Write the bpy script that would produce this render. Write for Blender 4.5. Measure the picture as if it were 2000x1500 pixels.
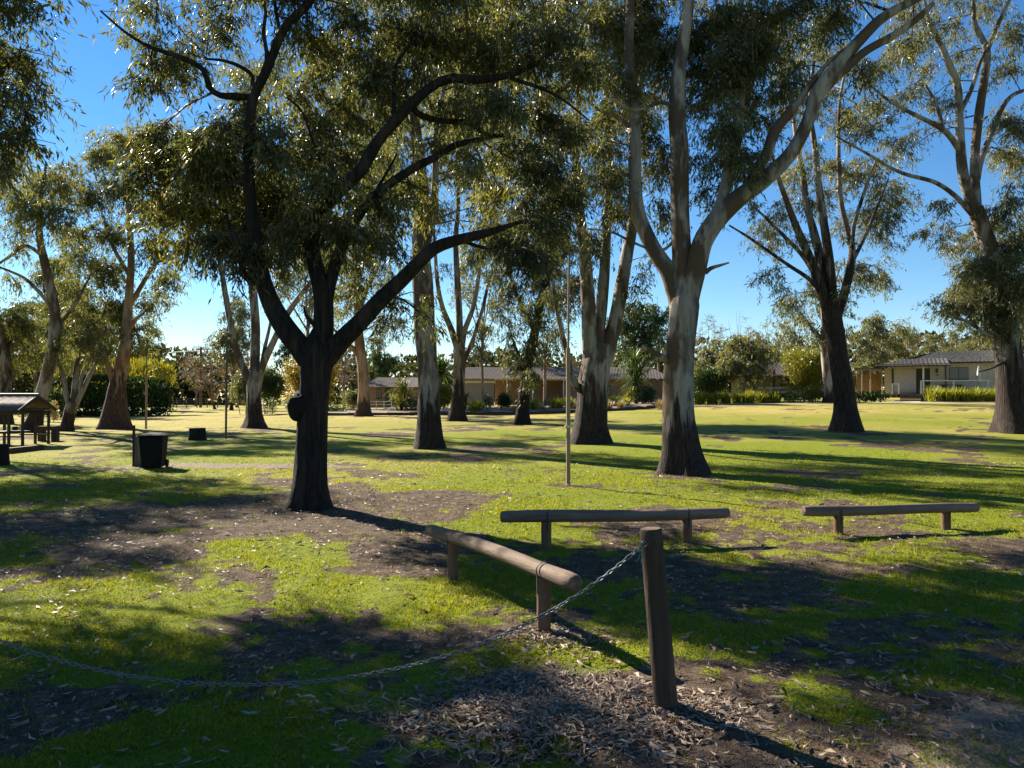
import bpy, bmesh, math, random
import numpy as np
from mathutils import Vector, Matrix

random.seed(7); RNG = np.random.default_rng(11)
R = math.radians
sc = bpy.context.scene
for o in list(bpy.data.objects): bpy.data.objects.remove(o)
COL = sc.collection

# ------------------------------------------------------------------ camera
FPX, CX, CY, HOR, CAMH = 1450.0, 1000.0, 750.0, 770.0, 1.8
PITCH = math.atan((HOR - CY) / FPX)
cam_d = bpy.data.cameras.new('camera'); cam = bpy.data.objects.new('camera', cam_d); COL.objects.link(cam)
cam.location = (0, 0, CAMH); cam.rotation_euler = (math.pi / 2 + PITCH, 0, 0)
cam_d.sensor_fit = 'HORIZONTAL'; cam_d.sensor_width = 36; cam_d.lens = 36 * FPX / 2000
cam_d.clip_start = 0.05; cam_d.clip_end = 3000
sc.camera = cam

# ------------------------------------------------------------------ light
SUN_EL, SUN_AZ = R(32), R(46)          # azimuth measured to the left of the viewing direction
to_sun = Vector((-math.sin(SUN_AZ) * math.cos(SUN_EL), math.cos(SUN_AZ) * math.cos(SUN_EL), math.sin(SUN_EL)))
w = bpy.data.worlds.new('World'); sc.world = w; w.use_nodes = True
nt = w.node_tree; nt.nodes.clear()
sky = nt.nodes.new('ShaderNodeTexSky'); sky.sky_type = 'NISHITA'; sky.sun_disc = False
sky.sun_elevation = SUN_EL; sky.sun_rotation = -SUN_AZ
sky.air_density = 1.0; sky.dust_density = 0.0; sky.ozone_density = 4.0; sky.altitude = 200
bg = nt.nodes.new('ShaderNodeBackground'); bg.inputs[1].default_value = 0.05
wo = nt.nodes.new('ShaderNodeOutputWorld')
hs = nt.nodes.new('ShaderNodeHueSaturation'); hs.inputs['Saturation'].default_value = 1.22
nt.links.new(sky.outputs[0], hs.inputs['Color']); nt.links.new(hs.outputs[0], bg.inputs[0]); nt.links.new(bg.outputs[0], wo.inputs[0])
sd = bpy.data.lights.new('sun', 'SUN'); sd.energy = 5.0; sd.angle = R(0.53); sd.color = (1.0, 0.93, 0.80)
so = bpy.data.objects.new('sun', sd); COL.objects.link(so)
so.rotation_euler = to_sun.to_track_quat('Z', 'Y').to_euler(); so.location = (-30, 30, 40)
vs = sc.view_settings; vs.view_transform = 'Standard'; vs.look = 'None'; vs.gamma = 1; vs.use_curve_mapping = False
vs.exposure = 1.72
try:
    sc.cycles.max_bounces = 6; sc.cycles.diffuse_bounces = 3; sc.cycles.glossy_bounces = 2
    sc.cycles.transmission_bounces = 4; sc.cycles.caustics_reflective = False; sc.cycles.caustics_refractive = False
except Exception: pass

# ------------------------------------------------------------------ helpers
def sstep(a, b, x):
    t = np.clip((np.asarray(x, float) - a) / (b - a), 0, 1); return t * t * (3 - 2 * t)
def _hash(ix, iy, s):
    h = np.sin(ix * 127.1 + iy * 311.7 + s * 74.7) * 43758.5453; return h - np.floor(h)
def vnoise(x, y, s=0):
    x = np.asarray(x, float); y = np.asarray(y, float)
    ix, iy = np.floor(x), np.floor(y); fx, fy = x - ix, y - iy
    fx = fx * fx * (3 - 2 * fx); fy = fy * fy * (3 - 2 * fy)
    a, b, c, d = _hash(ix, iy, s), _hash(ix + 1, iy, s), _hash(ix, iy + 1, s), _hash(ix + 1, iy + 1, s)
    return (a * (1 - fx) + b * fx) * (1 - fy) + (c * (1 - fx) + d * fx) * fy
def fbm(x, y, s=0, o=4):
    v = 0; amp = .5
    for k in range(o):
        v = v + amp * vnoise(x * 2 ** k, y * 2 ** k, s + k * 3.3); amp *= .5
    return v / (1 - .5 ** o)
def H(x, y):
    x = np.asarray(x, float); y = np.asarray(y, float)
    s = sstep(14, 60, y)
    z = s * np.interp(x, [-60, -31, -14, 0, 17, 31, 70], [0, 0, .2, .5, 1.08, 1.2, 1.35])
    return z + (fbm(x * .16, y * .16, 5, 2) - .5) * .08 * sstep(1, 6, np.hypot(x, y))
CP, SP = math.cos(PITCH), math.sin(PITCH)
def ray(px, py):
    a, b = (px - CX) / FPX, -(py - CY) / FPX
    return np.array((a, CP - b * SP, SP + b * CP))
def P(px, py, depth):
    r = ray(px, py); t = depth / r[1]; return np.array((r[0] * t, depth, CAMH + r[2] * t))
def G(px, py):
    r = ray(px, py); t = 1.0; p = None
    while t < 400:
        q = r * t + (0, 0, CAMH)
        if q[2] < H(q[0], q[1]): break
        t *= 1.01
    lo, hi = t / 1.01, t
    for _ in range(20):
        m = (lo + hi) / 2; q = r * m + (0, 0, CAMH)
        if q[2] < H(q[0], q[1]): hi = m
        else: lo = m
    q = r * hi + (0, 0, CAMH); q[2] = H(q[0], q[1]); return q

def npmesh(name, V, F, attrs=None, smooth=True):
    """V (n,3); F (m,k) with k = 3 or 4, or a list of such arrays"""
    V = np.asarray(V, np.float32)
    Fs = F if isinstance(F, list) else [F]
    Fs = [np.asarray(f, np.int32) for f in Fs if len(f)]
    me = bpy.data.meshes.new(name)
    me.vertices.add(len(V)); me.vertices.foreach_set('co', V.ravel())
    nl = sum(f.size for f in Fs); npoly = sum(len(f) for f in Fs)
    me.loops.add(nl); me.polygons.add(npoly)
    me.loops.foreach_set('vertex_index', np.concatenate([f.ravel() for f in Fs]))
    st = []; off = 0
    for f in Fs:
        st.append(off + np.arange(len(f)) * f.shape[1]); off += f.size
    me.polygons.foreach_set('loop_start', np.concatenate(st).astype(np.int32))
    me.update(calc_edges=True)
    me.polygons.foreach_set('use_smooth', np.full(npoly, bool(smooth)))
    for k, v in (attrs or {}).items():
        a = me.attributes.new(k, 'FLOAT', 'POINT'); a.data.foreach_set('value', np.asarray(v, np.float32))
    return me
def link(name, me, m=None, parent=None, loc=None):
    o = bpy.data.objects.new(name, me); COL.objects.link(o)
    if m is not None and not me.materials: me.materials.append(m)
    if parent is not None: o.parent = parent
    if loc is not None: o.location = loc
    return o
def thing(name, label, cat, loc=(0, 0, 0), rz=0, group=None):
    o = bpy.data.objects.new(name, None); COL.objects.link(o); o.empty_display_size = .2
    o.location = loc; o.rotation_euler = (0, 0, rz); o['label'] = label; o['category'] = cat
    if group: o['group'] = group
    return o
class MB:
    """collects simple solids into one mesh"""
    def __init__(s): s.v = []; s.f = []
    def add(s, V, F):
        n = sum(len(x) for x in s.v); s.v.append(np.asarray(V, float)); s.f += [tuple(i + n for i in f) for f in F]; return s
    def box(s, c, d, rz=0, rx=0, ry=0):
        c = np.array(c, float); h = np.array(d, float) / 2
        V = np.array([(x, y, z) for x in (-1, 1) for y in (-1, 1) for z in (-1, 1)]) * h
        M = np.array(Matrix.Rotation(rz, 3, 'Z') @ Matrix.Rotation(ry, 3, 'Y') @ Matrix.Rotation(rx, 3, 'X'))
        return s.add(V @ M.T + c, [(0, 1, 3, 2), (4, 6, 7, 5), (0, 4, 5, 1), (2, 3, 7, 6), (0, 2, 6, 4), (1, 5, 7, 3)])
    def tube(s, pts, rad, n=8, caps=True):
        V, F = tube(np.array(pts, float), rad if np.ndim(rad) else np.full(len(pts), rad), n); F = [tuple(f) for f in F]
        if caps:
            F.append(tuple(range(n - 1, -1, -1))); F.append(tuple(range(len(V) - n, len(V))))
        return s.add(V, F)
    def prism(s, poly, y0, y1):          # poly in xz, extruded along y
        n = len(poly); V = [(x, y0, z) for x, z in poly] + [(x, y1, z) for x, z in poly]
        return s.add(V, [tuple(range(n)), tuple(range(2 * n - 1, n - 1, -1))] + [(i, i + n, (i + 1) % n + n, (i + 1) % n) for i in range(n)])
    def build(s, name, m, parent=None, bevel=0, smooth=False, loc=None):
        me = bpy.data.meshes.new(name); me.from_pydata(np.concatenate(s.v).tolist(), [], s.f); 
        bm = bmesh.new(); bm.from_mesh(me); bmesh.ops.recalc_face_normals(bm, faces=bm.faces)
        if bevel: bmesh.ops.bevel(bm, geom=bm.edges[:], offset=bevel, segments=2, affect='EDGES', clamp_overlap=True)
        bm.to_mesh(me); bm.free()
        if smooth:
            me.polygons.foreach_set('use_smooth', [True] * len(me.polygons))
            try: me.set_sharp_from_angle(angle=R(40))
            except Exception: pass
        return link(name, me, m, parent, loc)

def frames(pts):
    T = np.gradient(pts, axis=0); T /= np.linalg.norm(T, axis=1)[:, None] + 1e-9
    ref = np.array((0, 1., 0)) if abs(T[0][1]) < .9 else np.array((1., 0, 0))
    A = np.zeros_like(T); a = np.cross(ref, T[0]); a /= np.linalg.norm(a)
    for i, t in enumerate(T):
        a = a - t * a.dot(t); a /= np.linalg.norm(a) + 1e-9; A[i] = a
    return T, A, np.cross(T, A)
def tube(pts, rad, n=8, rough=0, seed=0, lobes=0):
    T, A, B = frames(pts); m = len(pts)
    th = np.arange(n) * 2 * math.pi / n
    r = np.asarray(rad)[:, None] * np.ones((1, n))
    if rough:
        L = np.concatenate(([0], np.cumsum(np.linalg.norm(np.diff(pts, axis=0), axis=1))))
        cs, sn = np.cos(th)[None, :] * 1.6, np.sin(th)[None, :] * 1.6
        ll = L[:, None]
        nz = fbm(cs * 1.3 + seed * 7.1 + ll * .55, sn * 1.3 - seed * 3.3 + ll * .35, seed, 3) - .5
        nz2 = vnoise(th[None, :] * 5 + seed + ll * .3, ll * 2.2 + 0 * th[None, :], seed + 9) - .5
        nz2[:, -1] = (nz2[:, -2] + nz2[:, 0]) / 2
        r = r * (1 + rough * (nz * 1.1 + nz2 * .25))
    V = pts[:, None, :] + (np.cos(th)[None, :, None] * A[:, None, :] + np.sin(th)[None, :, None] * B[:, None, :]) * r[:, :, None]
    i = np.arange(m - 1)[:, None] * n; j = np.arange(n)[None, :]; k = (j + 1) % n
    F = np.stack([i + j, i + k, i + n + k, i + n + j], -1).reshape(-1, 4)
    return V.reshape(-1, 3), F
def catmull(pts, rad, step):
    pts = np.asarray(pts, float); rad = np.asarray(rad, float); out = []; orad = []
    Q = np.vstack([2 * pts[0] - pts[1], pts, 2 * pts[-1] - pts[-2]])
    for i in range(len(pts) - 1):
        p0, p1, p2, p3 = Q[i:i + 4]; n = max(2, int(np.linalg.norm(p2 - p1) / step) + 1)
        t = np.linspace(0, 1, n, endpoint=False)[:, None]
        out.append(.5 * (2 * p1 + (p2 - p0) * t + (2 * p0 - 5 * p1 + 4 * p2 - p3) * t ** 2 + (3 * p1 - p0 - 3 * p2 + p3) * t ** 3))
        orad.append(rad[i] + (rad[i + 1] - rad[i]) * t[:, 0])
    out.append(pts[-1:]); orad.append(rad[-1:])
    return np.vstack(out), np.concatenate(orad)

# ------------------------------------------------------------------ materials
def mat(name):
    m = bpy.data.materials.new(name); m.use_nodes = True; t = m.node_tree; t.nodes.clear()
    o = t.nodes.new('ShaderNodeOutputMaterial'); return m, t, o
def N(t, kind, **kw):
    n = t.nodes.new('ShaderNode' + kind)
    for k, v in kw.items():
        if k in n.inputs: n.inputs[k].default_value = v
        else: setattr(n, k, v)
    return n
def mixc(t, fac, a, b, mode='MIX'):
    n = t.nodes.new('ShaderNodeMix'); n.data_type = 'RGBA'; n.blend_type = mode
    for i, v in ((0, fac), (6, a), (7, b)):
        if hasattr(v, 'links') or isinstance(v, bpy.types.NodeSocket): t.links.new(v, n.inputs[i])
        else: n.inputs[i].default_value = v if i == 0 else (*v, 1)[:4]
    return n.outputs[2]
def math_n(t, op, a, b=0.0, clamp=False):
    n = t.nodes.new('ShaderNodeMath'); n.operation = op; n.use_clamp = clamp
    for i, v in ((0, a), (1, b)):
        if isinstance(v, bpy.types.NodeSocket): t.links.new(v, n.inputs[i])
        else: n.inputs[i].default_value = v
    return n.outputs[0]
def ramp(t, fac, stops):
    n = t.nodes.new('ShaderNodeValToRGB'); t.links.new(fac, n.inputs[0]); e = n.color_ramp.elements
    while len(e) < len(stops): e.new(.5)
    for x, (p, c) in zip(e, stops): x.position = p; x.color = (*c, 1)
    return n.outputs[0]
def noise(t, scale, vec=None, detail=4, rough=.55):
    n = t.nodes.new('ShaderNodeTexNoise'); n.inputs['Scale'].default_value = scale
    n.inputs['Detail'].default_value = detail; n.inputs['Roughness'].default_value = rough
    if vec is not None: t.links.new(vec, n.inputs['Vector'])
    return n.outputs['Fac']
def coords(t, scale=(1, 1, 1), kind='Object'):
    c = t.nodes.new('ShaderNodeTexCoord'); m = t.nodes.new('ShaderNodeMapping'); m.inputs['Scale'].default_value = scale
    t.links.new(c.outputs[kind], m.inputs['Vector']); return m.outputs[0]
def attr(t, name):
    n = t.nodes.new('ShaderNodeAttribute'); n.attribute_name = name; return n.outputs['Fac']
def bump(t, h, strength=.5, dist=.02):
    n = t.nodes.new('ShaderNodeBump'); n.inputs['Strength'].default_value = strength; n.inputs['Distance'].default_value = dist
    t.links.new(h, n.inputs['Height']); return n.outputs[0]
def finish(t, o, col, rough=.8, nrm=None, spec=.3, metal=0):
    p = t.nodes.new('ShaderNodeBsdfPrincipled')
    if isinstance(col, bpy.types.NodeSocket): t.links.new(col, p.inputs['Base Color'])
    else: p.inputs['Base Color'].default_value = (*col, 1)
    if isinstance(rough, bpy.types.NodeSocket): t.links.new(rough, p.inputs['Roughness'])
    else: p.inputs['Roughness'].default_value = rough
    p.inputs['Specular IOR Level'].default_value = spec; p.inputs['Metallic'].default_value = metal
    if nrm is not None: t.links.new(nrm, p.inputs['Normal'])
    t.links.new(p.outputs[0], o.inputs[0]); return p
def plain(name, c, rough=.7, var=.25, scale=6, stretch=(1, 1, 1), bmp=.2, spec=.3, metal=0):
    m, t, o = mat(name); v = coords(t, stretch)
    n = noise(t, scale, v, 5); n2 = noise(t, scale * 7, v, 3)
    f = math_n(t, 'ADD', math_n(t, 'MULTIPLY', n, .7), math_n(t, 'MULTIPLY', n2, .3))
    lo = tuple(x * (1 - var * 1.6) for x in c); hi = tuple(min(1, x * (1 + var * 1.3)) for x in c)
    finish(t, o, ramp(t, f, [(.3, lo), (.7, hi)]), rough, bump(t, f, bmp, .01) if bmp else None, spec, metal); return m
def leafmat(name, stops, trans=.4, rough=.42, spec=.5, tcol=(1.25, 1.2, .45)):
    m, t, o = mat(name)
    c = ramp(t, attr(t, 'rnd'), stops)
    p = finish(t, o, c, rough, None, spec)
    tr = t.nodes.new('ShaderNodeBsdfTranslucent')
    t.links.new(mixc(t, 1.0, c, tcol, 'MULTIPLY'), tr.inputs[0])
    mx = t.nodes.new('ShaderNodeMixShader'); mx.inputs[0].default_value = trans
    t.links.new(p.outputs[0], mx.inputs[1]); t.links.new(tr.outputs[0], mx.inputs[2]); t.links.new(mx.outputs[0], o.inputs[0])
    return m
def barkmat(name, pale, pale2, streak, dark, dark2):
    m, t, o = mat(name)
    v = coords(t, (5, 5, .7)); vf = coords(t, (9, 9, 1.1)); vb = coords(t, (1.6, 1.6, .55))
    n1 = noise(t, 1.2, v, 6, .6); n2 = noise(t, 2.4, vf, 6, .65); n3 = noise(t, 1.3, vb, 4)
    c = ramp(t, n1, [(.32, pale2), (.55, pale)])
    c = mixc(t, ramp(t, n3, [(.46, (0, 0, 0)), (.54, (1, 1, 1))]), c, streak)
    c = mixc(t, ramp(t, n2, [(.6, (0, 0, 0)), (.72, (.8, .8, .8))]), c, dark2)
    dk = ramp(t, n2, [(.36, dark), (.62, dark2)])
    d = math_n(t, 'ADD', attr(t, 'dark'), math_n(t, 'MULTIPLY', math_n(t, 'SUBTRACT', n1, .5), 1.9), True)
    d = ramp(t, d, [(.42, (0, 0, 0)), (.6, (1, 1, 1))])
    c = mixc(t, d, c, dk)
    h = math_n(t, 'ADD', math_n(t, 'MULTIPLY', n2, math_n(t, 'ADD', math_n(t, 'MULTIPLY', d, .9), .25)), math_n(t, 'MULTIPLY', n1, .2))
    finish(t, o, c, .85, bump(t, h, .9, .05), .2); return m

M_bark_gum = barkmat('bark_gum', (.30, .25, .21), (.15, .122, .103), (.095, .062, .042), (.010, .008, .007), (.055, .036, .026))
M_bark_dark = barkmat('bark_dark', (.05, .038, .03), (.028, .022, .018), (.045, .026, .017), (.006, .005, .0045), (.026, .02, .016))
M_bark_red = barkmat('bark_red', (.36, .24, .165), (.22, .14, .095), (.20, .11, .065), (.02, .015, .013), (.11, .062, .042))
M_twig = plain('twig_bark', (.055, .042, .036), .8, .3, 8)
M_twig_pale = plain('twig_bark_pale', (.17, .14, .12), .8, .3, 8)
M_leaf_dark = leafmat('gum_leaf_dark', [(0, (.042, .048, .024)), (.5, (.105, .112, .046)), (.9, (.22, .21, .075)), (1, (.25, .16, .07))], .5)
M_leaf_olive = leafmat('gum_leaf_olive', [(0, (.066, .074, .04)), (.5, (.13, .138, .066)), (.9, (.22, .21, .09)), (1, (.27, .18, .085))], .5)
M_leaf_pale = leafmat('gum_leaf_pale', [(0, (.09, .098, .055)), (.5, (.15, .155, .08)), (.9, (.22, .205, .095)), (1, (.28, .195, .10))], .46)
M_leaf_far = leafmat('far_leaf', [(0, (.03, .034, .02)), (.5, (.06, .062, .034)), (1, (.10, .09, .05))], .3, .9, .05)
M_leaf_yellow = leafmat('yellow_leaf', [(0, (.13, .135, .02)), (.6, (.26, .24, .025)), (1, (.36, .26, .03))])
M_leaf_orange = leafmat('autumn_leaf', [(0, (.14, .14, .025)), (.5, (.28, .20, .03)), (1, (.40, .19, .03))])
M_leaf_green = leafmat('shrub_leaf', [(0, (.022, .04, .012)), (.6, (.05, .085, .02)), (1, (.10, .13, .03))])
M_leaf_deep = leafmat('hedge_leaf', [(0, (.018, .035, .014)), (.6, (.03, .06, .018)), (1, (.05, .085, .022))], .2, .7, .2)
M_leaf_lime = leafmat('strap_leaf', [(0, (.10, .13, .016)), (.6, (.23, .235, .026)), (1, (.34, .29, .05))], .5)
M_leaf_silver = leafmat('silver_leaf', [(0, (.22, .24, .2)), (1, (.38, .39, .33))], .2)
M_straw = leafmat('straw_leaf', [(0, (.24, .17, .09)), (1, (.40, .31, .17))], .25)
M_grass = leafmat('lawn_blade', [(0, (.06, .08, .006)), (.45, (.125, .155, .008)), (.8, (.20, .21, .014)), (1, (.26, .22, .06))], .5, .5, .3, (1.7, 1.5, .35))
M_litter = leafmat('fallen_leaf', [(0, (.10, .065, .045)), (.5, (.22, .155, .11)), (.88, (.37, .29, .215)), (1, (.28, .14, .07))], .12, .6, .3, (1, .9, .6))

# ------------------------------------------------------------------ ground
def ell(px, py, rx, ry, s=1.0):
    """world ellipse (cx, cy, rx, ry, strength) from a pixel on the ground and radii in metres"""
    g = G(px, py); return (g[0], g[1], rx, ry, s)
BARE = [ell(560, 1000, 3.8, 2.5, 1.05), ell(330, 1050, 3.2, 1.8, .95), ell(480, 1130, 1.8, .9, .8), ell(300, 950, 3.0, 1.6, .6), ell(760, 1060, 1.6, 1.3, .8), ell(930, 965, 1.7, 1.1, .9), ell(60, 1010, 2.2, 1.0, .6),
        ell(820, 1120, .9, .7, .65), ell(120, 1130, 1.4, .7, .5), ell(1110, 950, .8, .7, .6), ell(1220, 925, 1.6, .9, .6), ell(1335, 925, 1.6, 1.3, .75),
        ell(838, 876, 1.7, 1.4, .7), ell(1152, 866, 2.6, 1.6, .7), ell(1655, 842, 2.6, 1.6, .6), ell(1980, 845, 2.6, 1.6, .6), ell(222, 838, 2.6, 1.6, .5),
        ell(497, 836, 2.4, 1.6, .5), ell(1750, 1040, .9, .45, .8), ell(1900, 1455, 1.15, .42, 1.0), ell(1700, 1475, .7, .3, .8), ell(1700, 1280, .9, .28, .5),
        ell(60, 1420, .8, .55, .85), ell(330, 1400, .5, .3, .6), ell(640, 1160, .7, .6, .5), ell(700, 1235, .5, .3, .6), ell(1085, 1250, .55, .4, .7), ell(1480, 1150, 1.2, .5, .4),
        ell(1100, 1400, 1.0, .55, 1.0), ell(1330, 1400, .35, .3, .9), ell(0, 920, 3.5, 1.6, .5), ell(1560, 925, 2.2, .7, .4), ell(1900, 950, 1.4, .5, .6)]
MULCH = [ell(1090, 1400, .85, .50, 1.0), ell(1310, 1390, .42, .22, .8), ell(1010, 1345, .4, .25, .7), ell(1085, 1250, .45, .3, .4)]
TRACK = [ell(460, 908, 3.4, .75, 1.0), ell(180, 912, 2.6, .6, .7), ell(2150, 1500, 2.0, .5, .6)]
def esum(L, x, y, soft=.55):
    v = np.zeros_like(x)
    for cx, cy, rx, ry, s in L:
        d = np.sqrt(((x - cx) / rx) ** 2 + ((y - cy) / ry) ** 2); v = np.maximum(v, s * (1 - sstep(soft, 1.25, d)))
    return v
def cover(x, y):
    """grass cover 0..1, dryness, mulch, track"""
    n = fbm(x * .9, y * .9, 1, 5); n2 = fbm(x * .22 + 9, y * .22, 2, 4); n3 = vnoise(x * 7, y * 7, 3)
    wx, wy = x + (fbm(x * .7, y * .7, 51, 4) - .5) * 1.5, y + (fbm(x * .7, y * .7, 57, 4) - .5) * 1.5
    bare = esum(BARE, wx, wy, .2)
    bare = np.maximum(bare, .45 * sstep(.5, .70, n2))
    g = 1 - sstep(.30, .74, bare * .66 + (n - .5) * 1.45 + (n3 - .5) * .42 + .14 + .10 * (1 - sstep(9, 15, y)))
    dry = np.clip(sstep(20, 46, y) * .85 + (fbm(x * .13, y * .13, 8, 3) - .45) * 1.4 * sstep(9, 20, y) + (n2 - .62) * 1.2, 0, 1)
    return g, dry, esum(MULCH, wx, wy, .3), esum(TRACK, wx, wy, .4)
def micro(x, y):
    near = 1 - sstep(14, 22, np.hypot(x, y))
    return ((fbm(x * 2.6, y * 2.6, 21, 4) - .5) * .055 + (vnoise(x * 11, y * 11, 23) - .5) * .012) * near + esum(MULCH, x, y, .1) * .035
def build_ground():
    rr = np.concatenate([np.linspace(.3, 2.4, 8), np.geomspace(2.5, 60, 235), np.geomspace(63, 1500, 28)])
    fine = np.linspace(-42, 42, 270); coarse = np.linspace(46, 314, 50)
    th = np.radians(np.concatenate([fine, coarse]))
    Rr, Th = np.meshgrid(rr, th, indexing='ij')
    x = Rr * np.sin(Th); y = Rr * np.cos(Th)
    z = H(x, y) + micro(x, y)
    g, dry, mu, tr = cover(x, y)
    V = np.stack([x, y, z], -1).reshape(-1, 3); m, n = Rr.shape
    i = np.arange(m - 1)[:, None] * n; j = np.arange(n)[None, :]; k = (j + 1) % n
    F = np.stack([i + j, i + n + j, i + n + k, i + k], -1).reshape(-1, 4)[:, ::-1]
    c = len(V); V = np.vstack([V, [0, 0, H(0, 0)]])
    T = np.array([(c, (q + 1) % n, q) for q in range(n)])[:, ::-1]
    at = {k2: np.append(v.ravel(), 0) for k2, v in dict(grass=g, dry=dry, mulch=mu, track=tr).items()}
    me = npmesh('ground', V, [F[:, ::-1], T[:, ::-1]], at)
    m_, t, o = mat('lawn_ground')
    pc = coords(t, (1, 1, 1)); big = noise(t, .7, pc, 6); mid = noise(t, 6, pc, 6, .65); fin = noise(t, 45, pc, 4, .7)
    soil = ramp(t, math_n(t, 'ADD', math_n(t, 'MULTIPLY', mid, .55), math_n(t, 'MULTIPLY', fin, .45)), [(.34, (.028, .018, .012)), (.5, (.10, .068, .046)), (.66, (.22, .155, .105))])
    gr = ramp(t, math_n(t, 'ADD', math_n(t, 'MULTIPLY', mid, .4), math_n(t, 'MULTIPLY', fin, .6)), [(.33, (.07, .09, .007)), (.5, (.165, .19, .011)), (.7, (.26, .265, .022))])
    dr = ramp(t, math_n(t, 'ADD', math_n(t, 'MULTIPLY', big, .5), math_n(t, 'MULTIPLY', fin, .5)), [(.35, (.25, .205, .045)), (.65, (.41, .315, .10))])
    gd = mixc(t, attr(t, 'dry'), gr, dr)
    gm = math_n(t, 'ADD', attr(t, 'grass'), math_n(t, 'MULTIPLY', math_n(t, 'SUBTRACT', math_n(t, 'ADD', math_n(t, 'MULTIPLY', mid, .6), math_n(t, 'MULTIPLY', fin, .4)), .5), 1.6), True)
    gm = ramp(t, gm, [(.38, (0, 0, 0)), (.62, (1, 1, 1))])
    c = mixc(t, gm, soil, gd)
    tk = ramp(t, math_n(t, 'ADD', attr(t, 'track'), math_n(t, 'MULTIPLY', math_n(t, 'SUBTRACT', mid, .5), .9)), [(.4, (0, 0, 0)), (.62, (1, 1, 1))])
    c = mixc(t, tk, c, ramp(t, fin, [(.35, (.16, .115, .08)), (.65, (.31, .235, .165))]))
    c = mixc(t, math_n(t, 'MULTIPLY', attr(t, 'mulch'), .8), c, ramp(t, fin, [(.35, (.07, .05, .04)), (.65, (.21, .165, .13))]))
    hh = math_n(t, 'ADD', math_n(t, 'MULTIPLY', mid, .5), math_n(t, 'MULTIPLY', fin, .5))
    finish(t, o, c, .95, bump(t, hh, 1.0, .07), .1)
    g_o = link('ground', me, m_); g_o['kind'] = 'structure'
build_ground()

# ---- short grass blades
def build_grass(n):
    y = 2.3 + (RNG.random(n) ** 1.75) * 21; x = (RNG.random(n) * 2 - 1) * (y * .80 + 1.0)
    g, dry, mu, tr = cover(x, y)
    keep = RNG.random(n) < np.clip(g * 1.1 - .04, .07, 1) * (1 - np.clip(mu * 1.3, 0, .97)) * (1 - np.clip(tr, 0, .95)) * (1 - .85 * sstep(12, 23, y))
    x, y, g, dry = x[keep], y[keep], g[keep], dry[keep]; n = len(x)
    z = H(x, y) + micro(x, y) - .004
    cl = fbm(x * 1.7, y * 1.7, 31, 3)
    h = (.009 + .027 * np.clip((cl - .3) * 2, 0, 1)) * RNG.uniform(.6, 1.5, n) * (1 + y * .022)
    a = RNG.uniform(0, 2 * math.pi, n); wd = .0024 * RNG.uniform(.8, 1.5, n) * (1 + y * .12)
    lean = RNG.normal(0, .55, (n, 2)) * h[:, None]
    base = np.stack([x, y, z], -1); off = np.stack([np.cos(a) * wd, np.sin(a) * wd, 0 * a], -1)
    tip = base + np.concatenate([lean, h[:, None]], 1)
    V = np.stack([base - off, base + off, tip], 1).reshape(-1, 3)
    rn = np.clip(.40 + (cl - .5) * 1.0 + RNG.normal(0, .16, n) + dry * .3, 0, .93); rn[RNG.random(n) < .05] = 1
    me = npmesh('grass', V, np.arange(3 * n).reshape(-1, 3), {'rnd': np.repeat(rn, 3)}, False)
    o = link('grass', me, M_grass); o['kind'] = 'stuff'; o['label'] = 'short green lawn grass growing in patches over bare soil'; o['category'] = 'grass'
build_grass(480000)

# ---- fallen leaves and bark strips
def leaf_strips(x, y, L, Wd, lift, seed, zoff=.006):
    r = np.random.default_rng(seed); n = len(x)
    z = H(x, y) + micro(x, y) + zoff
    a = r.uniform(0, 2 * math.pi, n); d = np.stack([np.cos(a), np.sin(a)], -1); p = np.stack([-d[:, 1], d[:, 0]], -1)
    cur = r.normal(0, .22, n) * L; up = np.abs(r.normal(0, 1, (n, 3))) * lift[:, None]; tw = r.normal(0, .5, (n, 3)) * Wd[:, None]
    V = np.zeros((n, 6, 3))
    for i, (s, wm) in enumerate(((-.5, .25), (0.0, 1.0), (.5, .12))):
        c = np.stack([x, y], -1) + d * (s * L)[:, None] + p * (cur * (1 - 4 * s * s))[:, None]
        for j, q in enumerate((-1, 1)):
            V[:, i * 2 + j, :2] = c + p * (q * Wd * .5 * wm)[:, None]
            V[:, i * 2 + j, 2] = z + up[:, i] + q * tw[:, i] * .5
    b = np.arange(n)[:, None] * 6
    F = np.concatenate([b + (0, 2, 3, 1), b + (2, 4, 5, 3)])
    return V.reshape(-1, 3), F, np.repeat(r.random(n), 6)
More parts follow.
